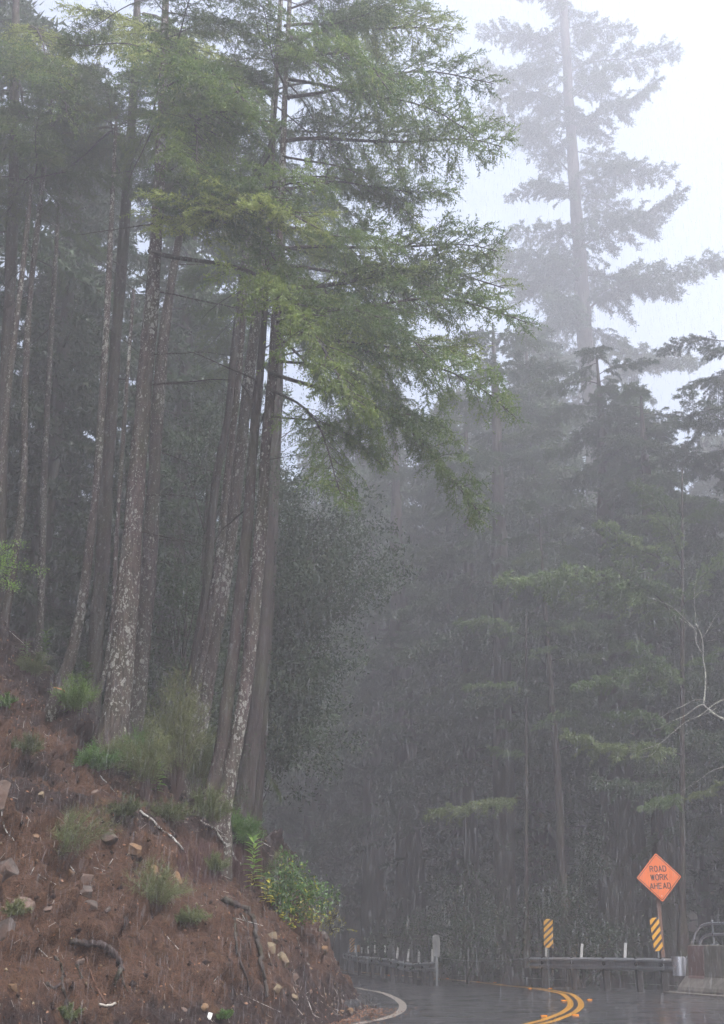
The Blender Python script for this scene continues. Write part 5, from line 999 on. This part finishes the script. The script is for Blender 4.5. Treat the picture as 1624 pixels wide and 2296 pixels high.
# litter: twigs, needles, leaves, chips spread over the bank
def litter():
    rng = np.random.default_rng(9); fc = HP[HF].mean(1); e1 = HP[HF[:, 1]]-HP[HF[:, 0]]; e2 = HP[HF[:, 3]]-HP[HF[:, 0]]; nn = norm(np.cross(e1, e2)); ok = np.where((fc[:, 1] < 31))[0]
    def pick(n): i = rng.choice(ok, n); return fc[i]+(rng.random((n, 3))-.5)*np.array([.05, .05, .0]), nn[i]
    def strips(n, l0, l1, w, name, mats, lab, down=.7, lift=.012, mi=None):
        p, q = pick(n); g = np.array([0, 0, -1.])-q*(-q[:, 2:3]); d = norm(norm(g)*down+perp(q, rng)*rng.uniform(.2, 1.1, (n, 1))+q*rng.uniform(-.1, .25, (n, 1))); s = norm(np.cross(d, q)); l = rng.uniform(l0, l1, (n, 1)); ww = w*rng.uniform(.6, 1.5, (n, 1)); b = p+q*lift
        V = np.stack([b-s*ww/2, b+s*ww/2, b+q*ww, b+d*l-s*ww/3, b+d*l+s*ww/3, b+d*l+q*ww*.7], 1).reshape(-1, 3); i = np.arange(n)[:, None]*6
        Fq = np.concatenate([i+np.array([0, 1, 4, 3]), i+np.array([1, 2, 5, 4]), i+np.array([2, 0, 3, 5])]); obj(name, me_np(name, V, Fq, mats), None, None, lab, None, None, 'stuff')
    strips(9000, .05, .2, .004, 'twig_litter', ['twig'], 'fine dark twigs and needles covering the bank', .6)
    strips(2500, .04, .16, .0035, 'root_fibres', ['fine_root'], 'reddish root fibres lying down the slope', 1.4)
    strips(4200, .03, .13, .006, 'pale_twig_litter', ['pale_twig'], 'scattered bleached twigs on the bank', .7)
    strips(600, .2, .8, .010, 'stick_litter', ['lichen_twig'], 'loose lichened sticks lying downhill on the bank', 1.3, .02)
    n = 8000; p, q = pick(n); d = perp(q, rng); s = np.cross(q, d); l = rng.uniform(.02, .06, (n, 1)); b = p+q*.012
    V = np.stack([b, b+d*l*.5-s*l*.25+q*l*.3, b+d*l+q*l*.1, b+d*l*.5+s*l*.25], 1).reshape(-1, 3); obj('leaf_litter', me_np('leaf_litter', V, np.arange(n*4).reshape(-1, 4), ['dry_leaf']), None, None, 'fallen brown and tan leaves scattered over the bank', None, None, 'stuff')
    n = 6500; p, q = pick(n); r = rng.uniform(.006, .028, (n, 1)); c = np.array([[1, 0, 0], [-1, 0, 0], [0, 1, 0], [0, -1, 0], [0, 0, 1], [0, 0, -1]], float); V = (p[:, None]+c[None]*r[:, None]*rng.uniform(.6, 1.3, (n, 6, 1))).reshape(-1, 3)
    T = np.array([[0, 2, 4], [2, 1, 4], [1, 3, 4], [3, 0, 4], [2, 0, 5], [1, 2, 5], [3, 1, 5], [0, 3, 5]]); obj('pebbles', me_np('pebbles', V, (np.arange(n)[:, None, None]*6+T[None]).reshape(-1, 3), ['pale_stone', 'tan_stone'], rng.integers(0, 2, n*8)), None, None, 'small tan pebbles pressed into the soil', None, None, 'stuff')
    n = 7000; p, q = pick(n); r = rng.uniform(.015, .06, (n, 1))*rng.random((n, 1))**.5; V = (p[:, None]+c[None]*r[:, None]*rng.uniform(.5, 1.4, (n, 6, 1))+rng.normal(size=(n, 6, 3))*r[:, None]*.25).reshape(-1, 3)
    obj('soil_clods', me_np('soil_clods', V, (np.arange(n)[:, None, None]*6+T[None]).reshape(-1, 3), ['soil']), None, None, 'crumbled clods of wet brown soil lying on the bank', None, None, 'stuff')
    n = 280; p, q = pick(n); r = .03+.09*rng.random((n, 1))**3; V = []; Fr = []
    import bmesh
    bm = bmesh.new(); bmesh.ops.create_icosphere(bm, subdivisions=2, radius=1.); B = np.array([v.co[:] for v in bm.verts]); T2 = np.array([[v.index for v in f.verts] for f in bm.faces]); bm.free()
    for i in range(n):
        X = B.copy()
        for _ in range(9): d = norm(rng.normal(size=3)); t = X@d; lim = rng.uniform(.35, .8); X = X-np.maximum(t-lim, 0)[:, None]*d
        V.append(p[i]+X*r[i]*rng.uniform(.7, 1.4, 3)); Fr.append(T2+i*len(B))
    obj('rubble', me_np('rubble', np.concatenate(V), np.concatenate(Fr), ['stone', 'dark_stone', 'tan_stone'], np.repeat(rng.integers(0, 3, n), len(T2))), None, None, 'small angular rocks half buried all over the bank', None, None, 'stuff')
    # leaves and duff washed onto the road edge
    n = 1500; k = rng.integers(20, len(sm_)-50, n); off = offset_line(sm_, 1)-sm_; w = np.abs(rng.normal(0, .28, (n, 1))); q0 = sm_[k]+off[k]*w+rng.normal(0, .25, (n, 2)); P = np.c_[q0, np.array([rz(y) for y in q0[:, 1]])+.008]
    a_ = rng.uniform(0, 2*pi, n); d = np.stack([np.cos(a_), np.sin(a_), 0*a_], 1); s = np.stack([-np.sin(a_), np.cos(a_), 0*a_], 1); l = rng.uniform(.02, .07, (n, 1)); V = np.stack([P, P+d*l*.5-s*l*.2+[0, 0, .01], P+d*l, P+d*l*.5+s*l*.2], 1).reshape(-1, 3)
    obj('road_edge_litter', me_np('road_edge_litter', V, np.arange(n*4).reshape(-1, 4), ['dry_leaf']), None, None, 'brown leaves washed along the foot of the bank', None, None, 'stuff')
litter()

# rain: falling drops as thin real slivers of water
def rain():
    rng = np.random.default_rng(3); n = 42000; Y = rng.uniform(6, 34, n); px = rng.uniform(-60, 1690, n); py = rng.uniform(-60, 2350, n); V = []
    u = (px-812)/F; v = (1148-py)/F; k = Y/(CP-v*SP); P = np.stack([u*k, Y, CAM_H+(SP+v*CP)*k], 1); ln = rng.uniform(.03, .17, n)*np.interp(Y, [4, 34], [.6, 1.7]); d = np.stack([-.03+rng.normal(0, .02, n), 0*ln, -np.ones(n)], 1); w = .0004+Y*.000035
    V = np.stack([P-[[1, 0, 0]]*w[:, None], P+[[1, 0, 0]]*w[:, None], P+d*ln[:, None]], 1); keep = (V[:, 2, 2] > .1); V = V[keep].reshape(-1, 3)
    obj('rain', me_np('rain', V, np.arange(len(V)).reshape(-1, 3), ['rain_water']), None, None, 'fine rain falling through the whole scene', None, None, 'stuff')
rain()

# ---------------------------------------------------------------- haze
g = G(); g.box((0, 55, 43), (224, 236, 102)); hz = g.mesh('haze', []); hmz = bpy.data.materials.new('haze'); hmz.use_nodes = True; t_ = hmz.node_tree; t_.nodes.clear()
o_ = t_.nodes.new('ShaderNodeOutputMaterial'); v_ = t_.nodes.new('ShaderNodeVolumePrincipled'); v_.inputs['Color'].default_value = (.91, .91, .95, 1); v_.inputs['Density'].default_value = HAZE; v_.inputs['Anisotropy'].default_value = .5
t_.links.new(v_.outputs[0], o_.inputs['Volume']); hz.materials.append(hmz); obj('haze', hz, None, None, 'rainy fog filling the whole wood', None, None, 'stuff')
